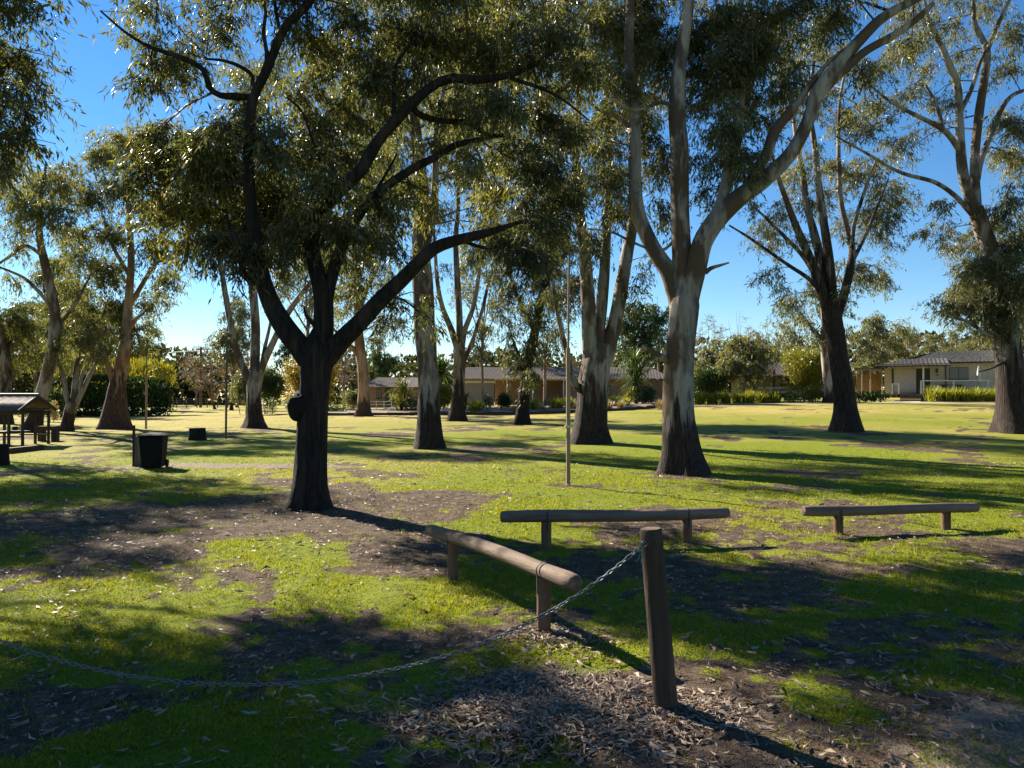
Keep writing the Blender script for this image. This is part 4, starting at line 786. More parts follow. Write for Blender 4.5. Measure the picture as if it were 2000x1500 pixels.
# stumps, timber seat
def stump(label, px, py, wpx, hpx, seed, lean=0):
    g = G(px, py); k = g[1] / FPX; r, h = wpx * k / 2, hpx * k
    root = thing('stump', label, 'stump', g, 0, 'cut stumps')
    zs = np.array([-.15, 0, h * .25, h * .6, h * .97, h]); rd = r * np.array([1.1, 1.06, .99, .94, .92, .86])
    V, F = tube(np.stack([zs * lean, 0 * zs, zs], -1), rd, 26, .25, seed); n = 26; c0 = len(V); V = np.vstack([V, [h * lean, 0, h]])
    T = np.array([(c0, c0 - n + j, c0 - n + (j + 1) % n) for j in range(n)])
    link('bark', npmesh('bark', V[:-1], F, {'dark': np.full(c0, .95)}), M_bark_dark, root)
    Vt = np.vstack([V[c0 - n:c0] + (0, 0, .004), V[-1:] + (0, 0, .004)]); link('cut_top', npmesh('cut_top', Vt, np.array([(n, j, (j + 1) % n) for j in range(n)])), M_end, root)
stump('dark cut stump on the shaded lawn left of the thin lamp pole', 386, 859, 34, 23, 1)
stump('stump cut by the left edge in front of the roofed shelter', 2, 908, 28, 40, 2)
stump('small stump behind the shelter near the leaning gum', 29, 846, 10, 13, 3)
g = G(95, 861); k = g[1] / FPX
p = thing('timber_bench', 'square timber bench with two thick legs left of the reddish gum', 'bench', g, R(10))
W_ = 33 * k; h = 29 * k
MB().box((0, 0, h - .08), (W_, .42, .16)).build('seat', M_post, p, .015)
for s in (-1, 1): MB().box((s * (W_ / 2 - .09), 0, (h - .16) / 2 - .05), (.17, .36, h - .16 + .1)).build('leg', M_post, p, .012)
# sleeper
a, b = G(14, 886), G(80, 878); c = (a + b) / 2; L = np.linalg.norm(b - a)
p = thing('timber_sleeper', 'long dark sleeper lying on the grass in front of the shelter', 'sleeper', c, math.atan2(b[1] - a[1], b[0] - a[0]))
MB().box((0, 0, .06), (L, .24, .2)).build('beam', M_post, p, .012)
# shelter
M_iron = plain('rusty_iron', (.11, .085, .078), .65, .35, 6, bmp=.1, metal=.3); M_dkw = plain('dark_timber', (.05, .035, .028), .8, .3, 8, (6, 6, 1))
g = G(44, 872); k = g[1] / FPX; px_ = lambda x: (x - 44) * k
p = thing('roofed_shelter', 'small open shelter with corrugated iron roof at the left edge', 'shelter', g, R(-3))
dz = lambda y: (872 - y) * k
Ds = 1.3
for x in (44, 16, -50):
    for yy in (0, Ds): MB().box((px_(x), yy, dz(805) / 2 - .1), (.075, .075, dz(805) + .2)).build('post', M_dkw, p, .006)
for yy in (0, Ds):
    MB().box((px_(-3), yy - .045, dz(806)), (px_(50) - px_(-56), .05, .09)).build('beam', M_dkw, p, .005)
    MB().box((px_(14), yy - .045, dz(853)), (px_(44) - px_(-16), .04, .05)).build('rail', M_dkw, p, .004)
for x in (44, 16): MB().box((px_(x), Ds / 2, dz(800)), (.06, Ds, .08)).build('tie_beam', M_dkw, p, .004)
def corrugated(x0, x1, y0, z0, y1, z1, name, parent):
    n = int((x1 - x0) / .02); xs = np.linspace(x0, x1, n); wv = .014 * np.sin(xs / .076 * 2 * math.pi)
    V = np.concatenate([np.stack([xs, 0 * xs + y0, z0 + wv], -1), np.stack([xs, 0 * xs + y1, z1 + wv], -1)]); i = np.arange(n - 1)
    o = link(name, npmesh(name, V, np.stack([i, i + 1, n + i + 1, n + i], -1)), M_iron, parent)
    md = o.modifiers.new('thick', 'SOLIDIFY'); md.thickness = .004
corrugated(px_(-70), px_(49), -.3, dz(801), Ds / 2, dz(772), 'roof_sheet', p); corrugated(px_(-70), px_(49), Ds + .3, dz(801), Ds / 2, dz(772), 'roof_sheet', p)
MB().tube([(px_(-70), Ds / 2, dz(771)), (px_(49), Ds / 2, dz(771))], .05, 8).build('ridge_cap', M_iron, p, smooth=True)
for s in (0, 1):
    MB().box((px_(48), (-.3 if s == 0 else Ds + .3) * .5 + Ds / 4, (dz(801) + dz(772)) / 2 - .03), (.03, math.hypot(Ds / 2 + .3, dz(772) - dz(801)), .1), rx=(1 if s == 0 else -1) * math.atan2(dz(772) - dz(801), Ds / 2 + .3)).build('barge_board', M_dkw, p)
MB().box((px_(-8), Ds * .5, dz(846)), (px_(10) - px_(-40), .8, .08)).build('bench_top', M_dkw, p, .008)
#@@BACK
# ------------------------------------------------------------------ garden beds, path, shrubs
def ground_at(px, D):
    X = (px - CX) / FPX * D; return np.array((X, D, float(H(X, D))))
def ribbon(name, pts, width, m, lift=.02, thick=0):
    pts, _ = catmull(pts, np.ones(len(pts)), 1.0); n = len(pts)
    T = np.gradient(pts[:, :2], axis=0); T /= np.linalg.norm(T, axis=1)[:, None]; Nn = np.stack([-T[:, 1], T[:, 0]], -1)
    L, Rr = pts[:, :2] + Nn * width / 2, pts[:, :2] - Nn * width / 2
    V = np.concatenate([np.column_stack([L, H(L[:, 0], L[:, 1]) + lift]), np.column_stack([Rr, H(Rr[:, 0], Rr[:, 1]) + lift])]); i = np.arange(n - 1)
    o = link(name, npmesh(name, V, np.stack([i, n + i, n + i + 1, i + 1], -1)), m); o['kind'] = 'structure'; return o
M_conc = plain('pale_concrete', (.42, .36, .29), .9, .15, 3); M_mulch = plain('bed_mulch', (.17, .115, .08), .95, .4, 9, bmp=.6)
ribbon('path', [ground_at(1290, 57), ground_at(1450, 56), ground_at(1650, 55.5), ground_at(1850, 55), ground_at(2200, 55)], 1.3, M_conc, .025)
o = ribbon('driveway_apron', [ground_at(1770, 56), ground_at(1768, 58.5)], 2.0, M_conc, .03)
edge = [ground_at(590, 57), ground_at(680, 54.5), ground_at(800, 52), ground_at(950, 50), ground_at(1100, 49.5), ground_at(1220, 51), ground_at(1300, 54)]
def bed(name, front, depth):
    p, _ = catmull(front, np.ones(len(front)), 1.2); V = []; n = len(p)
    rows = np.linspace(0, depth, 7)
    for r in rows: V.append(np.column_stack([p[:, 0], p[:, 1] + r, H(p[:, 0], p[:, 1] + r) + .03 + .12 * min(r, 1.5) + .12 * fbm(p[:, 0], p[:, 1] + r, 3, 3)]))
    i = (np.arange(6)[:, None] * n + np.arange(n - 1)[None, :]).ravel()
    o = link(name, npmesh(name, np.vstack(V), np.stack([i, i + 1, i + n + 1, i + n], -1)), M_mulch); o['kind'] = 'structure'
bed('garden_bed', edge, 10)
p_, _ = catmull(edge, np.ones(len(edge)), 2.4)
ed = thing('bed_edging', 'low dark timber edging along the front of the mulched garden bed', 'edging', p_[0])
for a, b in zip(p_[:-1], p_[1:]):
    c = (a + b) / 2 - p_[0]; MB().box((c[0], c[1] - .04, c[2] + .07), (np.linalg.norm(b - a) - .01, .06, .26), math.atan2(b[1] - a[1], b[0] - a[0])).build('board', M_dkw, ed)

def foliage_cloud(c, rad, n, L, Wd, rng, up=0.0, shell=.5, box=False, tint=.45):
    u = rng.normal(0, 1, (n, 3)); u /= np.linalg.norm(u, axis=1)[:, None]
    if box:
        u = rng.uniform(-1, 1, (n, 3)); a = np.argmax(np.abs(u), 1); s = rng.random(n) < .6
        u[s, a[s]] = np.sign(u[s, a[s]]) * rng.uniform(.85, 1.05, s.sum())
        u *= 1 - .12 * (u[:, [2]] > .6) * np.abs(u[:, [0]]); r = 1
    else: r = (shell + (1 - shell) * rng.random(n)[:, None]) * (1 + .25 * (fbm(u[:, 0] * 2 + c[0], u[:, 2] * 2 + u[:, 1] * 2, 3, 3)[:, None] - .5) * 2.2)
    p = c + u * r * np.asarray(rad)
    d = rng.normal(0, .7, (n, 3)) + u * .5; d[:, 2] += up; d /= np.linalg.norm(d, axis=1)[:, None]
    s = rng.normal(0, 1, (n, 3)); s -= d * (s * d).sum(1)[:, None]; s /= np.linalg.norm(s, axis=1)[:, None]
    ll = L * rng.uniform(.6, 1.3, n); ww = Wd * rng.uniform(.7, 1.3, n)
    V = np.stack([p, p + d * (ll * .45)[:, None] + s * (ww * .5)[:, None], p + d * ll[:, None], p + d * (ll * .45)[:, None] - s * (ww * .5)[:, None]], 1)
    rn = np.clip(tint + (fbm(p[:, 0] * 1.1, p[:, 2] * 1.1 + p[:, 1], 4, 2) - .5) * .9 + rng.normal(0, .13, n), 0, 1)
    return V.reshape(-1, 3), np.arange(4 * n).reshape(-1, 4), np.repeat(rn, 4)
def bush(label, px, D, wpx, hpx, m, name='shrub', lsize=(.16, .06), lai=2.6, up=.1, box=False, seed=1, tint=.45, lift=0, deep=None, lobes=1, group=None, cat='shrub', shell=.45):
    rng = np.random.default_rng(seed + int(px)); g = ground_at(px, D); k = D / FPX; rx, rz = wpx * k / 2, hpx * k / 2; ry = deep or rx * .8
    root = thing(name, label, cat, g, 0, group); Vs, Fs, Rs, nv = [], [], [], 0
    for l in range(lobes):
        if lobes == 1: c = np.array((0, 0, rz + lift * k)); rd = (rx, ry, rz)
        else:
            f = rng.uniform(.45, .62); rd = (rx * f, ry * f, rz * f); c = np.array((rng.uniform(-1, 1) * rx * (1 - f), rng.uniform(-1, 1) * ry * (1 - f), rz * f + rng.random() * rz * 2 * (1 - f) + lift * k))
        n = int(math.pi * rd[0] * rd[2] * lai / (.5 * lsize[0] * lsize[1]) * (1.6 if box else 1)); V, F, r = foliage_cloud(c, rd, n, *lsize, rng, up, shell, box, tint)
        Vs.append(V); Fs.append(F + nv); Rs.append(r); nv += len(V)
    o = link('foliage', npmesh('foliage', np.vstack(Vs), np.vstack(Fs), {'rnd': np.concatenate(Rs)}, False), m, root); o['kind'] = 'stuff'
    q = max(4, int(rx * 3)); A = np.column_stack([rng.uniform(-.3, .3, q) * rx, rng.uniform(-.3, .3, q) * ry, np.full(q, -.1)])
    C = A * (2.2, 2.2, 1); C[:, 2] = rz * rng.uniform(1.1, 1.7, q) + lift * k; B = (A + C) / 2
    V, F = thin_tubes(A, B, C, np.full(q, .035), np.full(q, .01), 5, 3); link('stems', npmesh('stems', V, F), M_twig, root); return root
def straps(label, px, D, wpx, hpx, m, n=150, name='strap_leaf_plant', seed=1, heads=None, bw=.03, group=None, stiff=.5, cat='plant'):
    rng = np.random.default_rng(seed + int(px)); g = ground_at(px, D); k = D / FPX; R_, h = wpx * k / 2, hpx * k
    root = thing(name, label, cat, g, 0, group)
    if heads is None: org = rng.normal(0, .28, (n, 3)) * (R_, R_, 0); ln = h * rng.uniform(.75, 1.15, n)
    else:
        hs = np.array(heads) * (R_, R_, h); idx = rng.integers(0, len(hs), n); org = hs[idx]; ln = h * .42 * rng.uniform(.7, 1.15, n)
        q = len(hs); A = hs * (.15, .15, 0) - (0, 0, .1); V, F = thin_tubes(A, (A + hs) / 2 + (0, 0, .1), hs, np.full(q, .07), np.full(q, .05), 7, 4); link('stem', npmesh('stem', V, F), M_twig, root)
    a = rng.uniform(0, 2 * math.pi, n); tl = rng.uniform(.05, 1, n) ** .8 * (1.0 if heads is None else 1.5)
    d = np.stack([np.cos(a), np.sin(a)], -1); sd = np.stack([-d[:, 1], d[:, 0], 0 * a], -1); V = np.zeros((n, 8, 3))
    for i, t in enumerate((0, .4, .75, 1)):
        hor = ln * tl * (t * .45 + t * t * .4) * (1 - stiff * .3); ver = ln * (t - (.42 - .3 * stiff) * tl * t * t * 1.3)
        if heads is not None: ver = ln * np.cos(tl * 1.25) * t - ln * .25 * t * t; hor = ln * np.sin(tl * 1.25) * t
        c = org + np.concatenate([d * hor[:, None], ver[:, None]], 1); wd = bw * (.7, 1, .8, .12)[i]
        V[:, 2 * i] = c - sd * wd / 2; V[:, 2 * i + 1] = c + sd * wd / 2
    b = np.arange(n)[:, None] * 8; F = np.concatenate([b + (0, 1, 3, 2), b + (2, 3, 5, 4), b + (4, 5, 7, 6)])
    o = link('leaves', npmesh('leaves', V.reshape(-1, 3), F, {'rnd': np.repeat(np.clip(rng.normal(.55, .2, n), 0, 1), 8)}), m, root); o['kind'] = 'stuff'; return root

# hedge, left
bush('tall clipped hedge with its shaded face coloured in as dark leaves', 205, 62, 232, 74, M_leaf_deep, 'hedge', (.36, .15), 5.5, 1.0, True, 3, .6, deep=1.6, cat='hedge')  # dark leaf colour carries the shade on the hedge face
bush('added yellow-green row behind the clipped hedge, coloured as its sunlit top', 215, 65, 225, 52, M_leaf_yellow, 'hedge_lit_top', (.5, .1), 3.0, 1.6, True, 4, .5, deep=1.2, lift=52, cat='bamboo')  # extra yellow foliage paints the sunlight on the hedge top
bush('yellow-green bush behind the roofed shelter, left of the leaning gum', 50, 60, 60, 50, M_leaf_lime, lobes=5, seed=5)
bush('dark rounded shrub between the leaning gum and the timber seat', 62, 50, 55, 50, M_leaf_green, lobes=5, seed=6)
bush('pinkish-brown shrub low between the leaning gum and bushy tree', 100, 47, 32, 42, M_straw, lobes=4, seed=7)
bush('dark green shrub beside the bushy thin-stemmed tree', 112, 55, 46, 66, M_leaf_green, lobes=5, seed=8)
bush('olive bush left of the vase-shaped gum', 478, 62, 62, 90, M_leaf_olive, lobes=7, seed=9)
bush('deep green shrub right of the vase-shaped gum', 525, 64, 70, 100, M_leaf_green, lobes=7, seed=10)
bush('golden autumn tree glowing directly behind the main dark trunk', 603, 66, 128, 112, M_leaf_orange, 'autumn_tree', (.2, .1), 2.0, 0, lobes=12, seed=11, lift=8, cat='tree')
bush('silver-leaved low bush at the foot of the golden tree', 578, 55, 55, 36, M_leaf_silver, lobes=5, seed=12)
bush('low dark green spreading shrub right of the main dark trunk', 650, 58, 70, 24, M_leaf_green, lobes=4, seed=13)
bush('grey-green shrub behind the reddish-brown trunk', 690, 68, 60, 46, M_leaf_olive, lobes=5, seed=14)
straps('big spiky bright green yucca left of the tall straight gum', 783, 56, 60, 78, M_leaf_lime, 260, 'yucca', 1, [(-.5, 0, .35), (.1, 0, .55), (.55, .2, .4), (0, -.3, .25), (-.1, .2, .7), (.3, .1, .6)], .07)
bush('round olive shrub just left of the tall straight gum trunk', 803, 56, 34, 32, M_leaf_green, seed=15)
straps('green palm crown behind the tall straight gum', 858, 64, 74, 110, M_leaf_green, 260, 'palm', 2, [(0, 0, .72), (.1, .1, .65)], .10, cat='palm')
bush('yellow-green leafy shrub between the tall straight gum and slim pale gum', 866, 56, 46, 72, M_leaf_lime, lobes=6, seed=16)
straps('dark spiky plant against the right side of the slim pale gum', 908, 53, 34, 56, M_leaf_green, 150, 'yucca', 3, [(0, 0, .4), (.2, 0, .6), (-.2, .1, .3)], .06)
bush('dark upright shrub left of the drooping tree', 985, 54, 40, 52, M_leaf_deep, lobes=5, seed=17, lsize=(.2, .07))
bush('small dark bush on the bed right of the slender pale gum', 955, 55, 26, 42, M_leaf_olive, lobes=3, seed=18)
bush('dark green rounded bush left of the large pale gum', 1262, 57, 52, 50, M_leaf_deep, lobes=5, seed=19)
straps('tall dark cordyline left of the large pale gum', 1243, 57, 50, 120, M_leaf_green, 260, 'cordyline', 4, [(0, 0, .6), (-.2, 0, .75), (.25, .1, .5), (.1, 0, .35), (-.3, .1, .45)], .08)
straps('bright green spiky plant at the foot of the dark cordyline', 1228, 56, 40, 50, M_leaf_lime, 120, 'yucca', 5, [(0, 0, .4), (.2, 0, .6)], .06)
for lab, px, D, wp, hp in (('yellow-green strap-leaf clump right of the slim pale gum', 930, 52, 46, 32), ('strap-leaf clump right of the drooping tree foot', 1044, 52, 26, 30), ('strap-leaf clump left of the slender tan pole', 1086, 52, 40, 32),
                           ('strap-leaf clump just right of the many-stemmed gum', 1200, 54, 36, 30), ('strap-leaf clump left of the spiky plant near the pale gum', 1218, 55, 34, 26), ('small strap-leaf clump behind the slender tan pole', 1112, 53, 26, 30)):
    straps(lab, px, D, wp, hp, M_leaf_lime, 230, seed=int(px), group='strap-leaf clumps in the garden bed', bw=.045)
for lab, px, wp, hp in (('straw-coloured grass tuft left of the drooping tree foot', 1003, 22, 20), ('straw grass tuft right of the drooping tree foot', 1056, 24, 22), ('straw grass tuft nearest the many-stemmed gum', 1188, 22, 24), ('straw grass tuft under the strap-leaf clump near the pale gum', 1212, 20, 22), ('straw grass tuft against the left side of the large pale gum', 1290, 26, 22), ('straw grass tuft behind the slender tan pole', 1125, 18, 18)):
    straps(lab, px, 51.2, wp, hp, M_straw, 160, 'grass_tuft', int(px), group='straw grass tufts in the garden bed', bw=.03)
rng_ = np.random.default_rng(77)
where = ['first', 'second', 'third', 'fourth', 'fifth', 'sixth', 'seventh']
for i, px in enumerate(np.linspace(1368, 1512, 7)):
    straps(f'{where[i]} strap-leaf clump from the large pale gum, in the row before the left cabin', px, 58 + rng_.uniform(-.3, .3), 36, 27 + rng_.uniform(-3, 3), M_leaf_lime, 230, seed=int(px), group='strap-leaf row before the left cabin', bw=.045)
for i, px in enumerate((1826, 1850, 1876, 1905, 1930, 1952)):
    straps(f'{where[i]} strap-leaf clump from the steps, before the right cabin', px, 56.5 + rng_.uniform(-.15, .15), 44, 31 + rng_.uniform(-2, 3), M_leaf_lime, 280, seed=int(px), group='strap-leaf row before the right cabin', bw=.045)
bush('low broad-leaved green plants in front of the left cabin', 1545, 57.5, 80, 20, M_leaf_green, 'ground_plants', (.3, .1), 2.6, .5, seed=20, lobes=6, cat='plants', tint=.8)
bush('yellow-green shrub at the left of the stout background trunk', 1588, 58, 50, 42, M_leaf_lime, lobes=5, seed=21)
bush('low broad-leaved green plants left of the right cabin steps', 1705, 57.5, 78, 26, M_leaf_green, 'ground_plants', (.3, .1), 2.6, .5, seed=22, lobes=7, cat='plants', tint=.8)

# ------------------------------------------------------------------ buildings
M_wall = plain('cream_weatherboard', (.52, .43, .29), .7, .08, 3); M_trim = plain('dark_trim', (.05, .045, .042), .6, .2, 8); M_white = plain('white_trim', (.62, .58, .50), .6, .08, 6)
M_tile = plain('grey_roof_tile', (.16, .14, .12), .8, .35, 4, bmp=.3); M_tile2 = plain('brown_roof_tile', (.13, .10, .085), .8, .4, 4, bmp=.3)
M_brick = plain('brown_brick', (.30, .19, .13), .9, .25, 6); M_blind = plain('pale_blind', (.50, .46, .41), .7, .06, 3); M_deck = plain('deck_timber', (.16, .11, .08), .8, .25, 5)
M_grey = plain('grey_brown_render', (.26, .21, .18), .8, .1, 3)
def glassmat():
    m, t, o = mat('window_glass'); finish(t, o, (.02, .025, .028), .08, None, .6); return m
M_glass = glassmat()
class House:
    def __init__(s, name, label, D, pxc, cat='building'):
        s.D = D; s.k = D / FPX; s.g = ground_at(pxc, D); s.pxc = pxc; s.th = math.atan2(s.g[0], D) * .9; s.root = thing(name, label, cat, s.g, -s.th)
    def X(s, px): return (px - s.pxc) * s.k * math.cos(s.th)
    def W(s, x, y, z): return s.g + (x * math.cos(s.th) + y * math.sin(s.th), -x * math.sin(s.th) + y * math.cos(s.th), z)
    def Z(s, py): return CAMH + (HOR - py) * s.k - s.g[2]
    def part(s, name, px0, px1, py0, py1, y0, y1, m, parent=None, bevel=0):
        x0, x1, z1, z0 = s.X(px0), s.X(px1), s.Z(py0), s.Z(py1)
        return MB().box(((x0 + x1) / 2, (y0 + y1) / 2, (z0 + z1) / 2), (x1 - x0, y1 - y0, z1 - z0)).build(name, m, parent or s.root, bevel)
    def boards(s, px0, px1, py0, py1, y, m=None, h=.19):
        w_ = s.part('wall', px0, px1, py0, py1, y, y + .15, m or M_wall); x0, x1, z1, z0 = s.X(px0), s.X(px1), s.Z(py0), s.Z(py1); me = None; z = z0
        while z + h < z1 + .02:
            if me is None: o = MB().box((0, 0, 0), (x1 - x0 - .01, .025, h * 1.0), rx=R(-5)).build('weatherboard', m or M_wall, w_); me = o.data
            else: o = bpy.data.objects.new('weatherboard', me); COL.objects.link(o); o.parent = w_
            o.location = ((x0 + x1) / 2, y - .012, z + h / 2); z += h
    def window(s, px0, px1, py0, py1, y):
        w_ = s.part('window', px0, px1, py0, py1, y - .06, y - .02, M_trim); d = .9
        for a, b in ((px0 + d, (px0 + px1) / 2 - .5), ((px0 + px1) / 2 + .5, px1 - d)): s.part('pane', a, b, py0 + d, py1 - d, y - .075, y - .062, M_glass, w_)
        s.part('sill', px0 - 1, px1 + 1, py1, py1 + 1.2, y - .12, y - .02, M_trim, w_)
def roof_slope(name, A, B, C, Dp, m, parent, rows=14, pitch=.3):
    """tiled slope: A-B eave, D-C ridge, stepped courses with rolled tiles"""
    A, B, C, Dp = (np.array(v, float) for v in (A, B, C, Dp)); n = np.cross(B - A, Dp - A); n /= np.linalg.norm(n); n *= np.sign(n[2])
    cols = max(8, int(np.linalg.norm(B - A) / pitch * 3)); V = []; u = np.linspace(0, 1, cols)[:, None]
    for r in range(rows):
        for e, l in ((0, .035), (1, .0)):
            t = (r + e) / rows; a, b = A + (Dp - A) * t, B + (C - B) * t; row = a + (b - a) * u
            xx = np.linalg.norm(row - row[0], axis=1) if np.linalg.norm(b - a) > .01 else u[:, 0]
            V.append(row + n * (l + .02 * np.sin(xx / pitch * 2 * math.pi)[:, None]))
    i = (np.arange(2 * rows - 1)[:, None] * cols + np.arange(cols - 1)[None, :]).ravel()
    return link(name, npmesh(name, np.vstack(V), np.stack([i, i + 1, i + cols + 1, i + cols], -1), smooth=False), m, parent)
# right cabin
h = House('cabin', 'cream weatherboard cabin with grey tiled roof and porch at far right', 62.5, 1830)
zc = lambda py: h.Z(py)
h.boards(1727, 1743, 717, 771, 0); h.boards(1817, 1990, 705, 771, 0); h.part('wall', 1743, 1818, 712, 719, .02, .15, M_wall); h.part('back_wall', 1727, 1990, 712, 771, 7.5, 7.6, M_wall); h.part('side_wall', 1727, 1731, 715, 771, .16, 7.48, M_wall)
h.part('door_frame', 1742, 1746, 719, 770, -.05, .05, M_trim); h.part('blind', 1746, 1790, 720, 766, .02, .06, M_blind); h.part('doorway', 1790, 1802, 719, 769, .10, .16, M_trim)
d_ = h.part('door', 1802, 1817, 719, 769, .04, .09, M_trim); h.part('handle', 1804, 1805, 744, 747, -.02, .04, M_white, d_)
h.window(1853, 1889, 718, 741, 0); lm = h.part('wall_lamp', 1828, 1832, 720, 728, -.14, -.03, M_trim); h.part('downpipe', 1846, 1848, 706, 770, -.1, -.03, M_trim)
h.part('house_number', 1828, 1834, 731, 733, -.045, -.03, M_trim)
h.part('deck', 1742, 1925, 769, 772, -2.6, 0, M_deck); h.part('deck_skirt', 1797, 1925, 772, 786, -2.55, -2.45, M_deck)
for i, (a, b) in enumerate(((771, 775), (775, 779), (779, 784))): h.part('step', 1757, 1797, a + .5, b, -2.65 - .28 * i, -2.62 - .28 * (i - 1), M_deck)
h.part('porch_post', 1800, 1803.5, 714, 769, -2.5, -2.38, M_white)
for x in (1743, 1755, 1797, 1857, 1918): h.part('rail_post', x - 1.5, x + 1.5, 744 if x > 1760 else 750, 769, -2.56, -2.46, M_white)
h.part('handrail', 1797, 1922, 743.5, 745.5, -2.58, -2.44, M_white); h.part('handrail', 1741, 1757, 749, 751, -2.58, -2.44, M_white)
h.part('porch_beam', 1712, 1850, 712, 715.5, -2.52, -2.40, M_trim)
k = h.k; e_l, e_r = 1706, 1850
roof_slope('porch_roof', (h.X(1706), -3.0, h.Z(716)), (h.X(1850), -3.0, h.Z(716)), (h.X(1850), .2, h.Z(700)), (h.X(1768), .2, h.Z(700)), M_tile, h.root, 8)
roof_slope('roof', (h.X(1768), -.5, h.Z(707)), (h.X(2010), -.5, h.Z(709)), (h.X(1985), 3.7, h.Z(682)), (h.X(1838), 3.7, h.Z(682)), M_tile, h.root, 14)
roof_slope('roof', (h.X(2010), 8, h.Z(707)), (h.X(1706), 8, h.Z(707)), (h.X(1838), 3.7, h.Z(682)), (h.X(1985), 3.7, h.Z(682)), M_tile, h.root, 10)
roof_slope('roof', (h.X(1706), 8, h.Z(716)), (h.X(1706), -3.0, h.Z(716)), (h.X(1838), 3.7, h.Z(682)), (h.X(1838), 3.7, h.Z(682)), M_tile, h.root, 12)
h.part('fascia', 1706, 1850, 714.8, 717.6, -3.04, -3.0, M_trim); h.part('fascia', 1850, 2010, 707.6, 710.5, -.56, -.52, M_trim)
tb = thing('picnic_table', 'dark picnic table on the right cabin porch', 'table', h.W(h.X(1855), -1.4, h.Z(769)))
MB().box((0, 0, .72), (1.7, .7, .05)).build('table_top', M_trim, tb)
for s in (-1, 1): MB().box((s * .6, 0, .35), (.07, .5, .7)).build('leg', M_trim, tb); MB().box((0, s * .62, .44), (1.7, .26, .05)).build('bench', M_trim, tb)
um = thing('patio_umbrella', 'closed pale patio umbrella on the right cabin porch', 'umbrella', h.W(h.X(1905), -1.2, h.Z(769)))
MB().tube([(0, 0, 0), (0, 0, 2.35)], .025, 8).build('pole', M_trim, um); MB().tube([(0, 0, .9), (0, 0, 1.1), (0, 0, 1.8), (0, 0, 2.3)], np.array([.14, .17, .12, .02]), 10).build('canopy', M_blind, um, smooth=True)
# small carport left of it
c = House('carport', 'small carport with cream posts between the two cabins', 66, 1690)
for x in (1684, 1700, 1722): c.part('post', x - 1.2, x + 1.2, 722, 778, 0, .12, M_wall)
c.part('roof', 1668, 1730, 718.5, 722, -.5, 3.5, M_tile); c.part('back_wall', 1676, 1726, 728, 778, 3.3, 3.4, M_brick)
# left cabin
h2 = House('cabin', 'low cream cabin with brown roof half hidden behind olive shrubs', 64, 1495)
h2.boards(1428, 1562, 729, 775, 0); h2.window(1462, 1481, 733, 757, 0); h2.window(1525, 1547, 731, 752, 0); h2.part('porch_post', 1508, 1512, 724, 757, -1.6, -1.45, M_trim)
h2.part('side_wall', 1558, 1562, 730, 775, .16, 6, M_wall)
h2.part('handrail', 1465, 1540, 757, 759, -1.7, -1.6, M_white); h2.part('deck_skirt', 1465, 1565, 764, 775, -1.65, -1.55, M_wall)
for x in (1466, 1503, 1538): h2.part('rail_post', x - 1.2, x + 1.2, 757, 775, -1.72, -1.62, M_white)
roof_slope('roof', (h2.X(1415), -1.9, h2.Z(735)), (h2.X(1578), -1.9, h2.Z(735)), (h2.X(1560), 3, h2.Z(708)), (h2.X(1480), 3, h2.Z(708)), M_tile2, h2.root, 12)
roof_slope('roof', (h2.X(1578), 8, h2.Z(735)), (h2.X(1415), 8, h2.Z(735)), (h2.X(1480), 3, h2.Z(708)), (h2.X(1560), 3, h2.Z(708)), M_tile2, h2.root, 8)
roof_slope('roof', (h2.X(1415), 8, h2.Z(735)), (h2.X(1415), -1.9, h2.Z(735)), (h2.X(1480), 3, h2.Z(708)), (h2.X(1480), 3, h2.Z(708)), M_tile2, h2.root, 8)
h2.part('fascia', 1415, 1578, 734.6, 737, -1.95, -1.91, M_trim)
# central block
h3 = House('long_building', 'long low building with brown tiled roof behind the garden bed', 72, 1000)
h3.part('wall', 895, 965, 748, 792, 0, .2, M_grey); h3.part('wall', 965, 1110, 742, 792, 3, 3.2, M_brick); h3.part('wall', 1110, 1300, 742, 792, 0, .2, M_brick)
h3.part('white_beam', 965, 1112, 738, 742, -.6, -.4, M_white); h3.part('gable_trim', 895, 968, 744, 748, -.1, -.02, M_white)
for x in (990, 1040, 1100): h3.part('post', x - 1.2, x + 1.2, 742, 792, -.6, -.45, M_white)
for a in (1130, 1170, 1225): h3.window(a, a + 22, 752, 772, 0)
roof_slope('roof', (h3.X(885), -1, h3.Z(740)), (h3.X(1310), -1, h3.Z(740)), (h3.X(1290), 5, h3.Z(714)), (h3.X(905), 5, h3.Z(714)), M_tile2, h3.root, 14)
roof_slope('roof', (h3.X(1310), 11, h3.Z(740)), (h3.X(885), 11, h3.Z(740)), (h3.X(905), 5, h3.Z(714)), (h3.X(1290), 5, h3.Z(714)), M_tile2, h3.root, 8)
h4 = House('brick_house', 'tan brick house with tiled roof left of the big yucca', 80, 760)
h4.part('wall', 718, 830, 754, 796, 0, .2, M_brick); h4.window(735, 745, 760, 778, 0); h4.part('door', 752, 760, 758, 790, -.06, -.02, M_trim)
roof_slope('roof', (h4.X(708), -1, h4.Z(756)), (h4.X(840), -1, h4.Z(756)), (h4.X(825), 4, h4.Z(736)), (h4.X(735), 4, h4.Z(736)), M_tile2, h4.root, 10)
roof_slope('roof', (h4.X(708), 9, h4.Z(756)), (h4.X(708), -1, h4.Z(756)), (h4.X(735), 4, h4.Z(736)), (h4.X(735), 4, h4.Z(736)), M_tile2, h4.root, 8)
f = thing('low_fence', 'low white rail fence before the tan brick house', 'fence', ground_at(720, 70)); k = 70 / FPX
for j in range(7): MB().box(((-45 + 15 * j) * k, 0, .45), (.07, .07, 1.0)).build('post', M_white, f)
for z in (.3, .6, .88): MB().box((0, -.06, z), (92 * k, .04, .06)).build('rail', M_white, f)
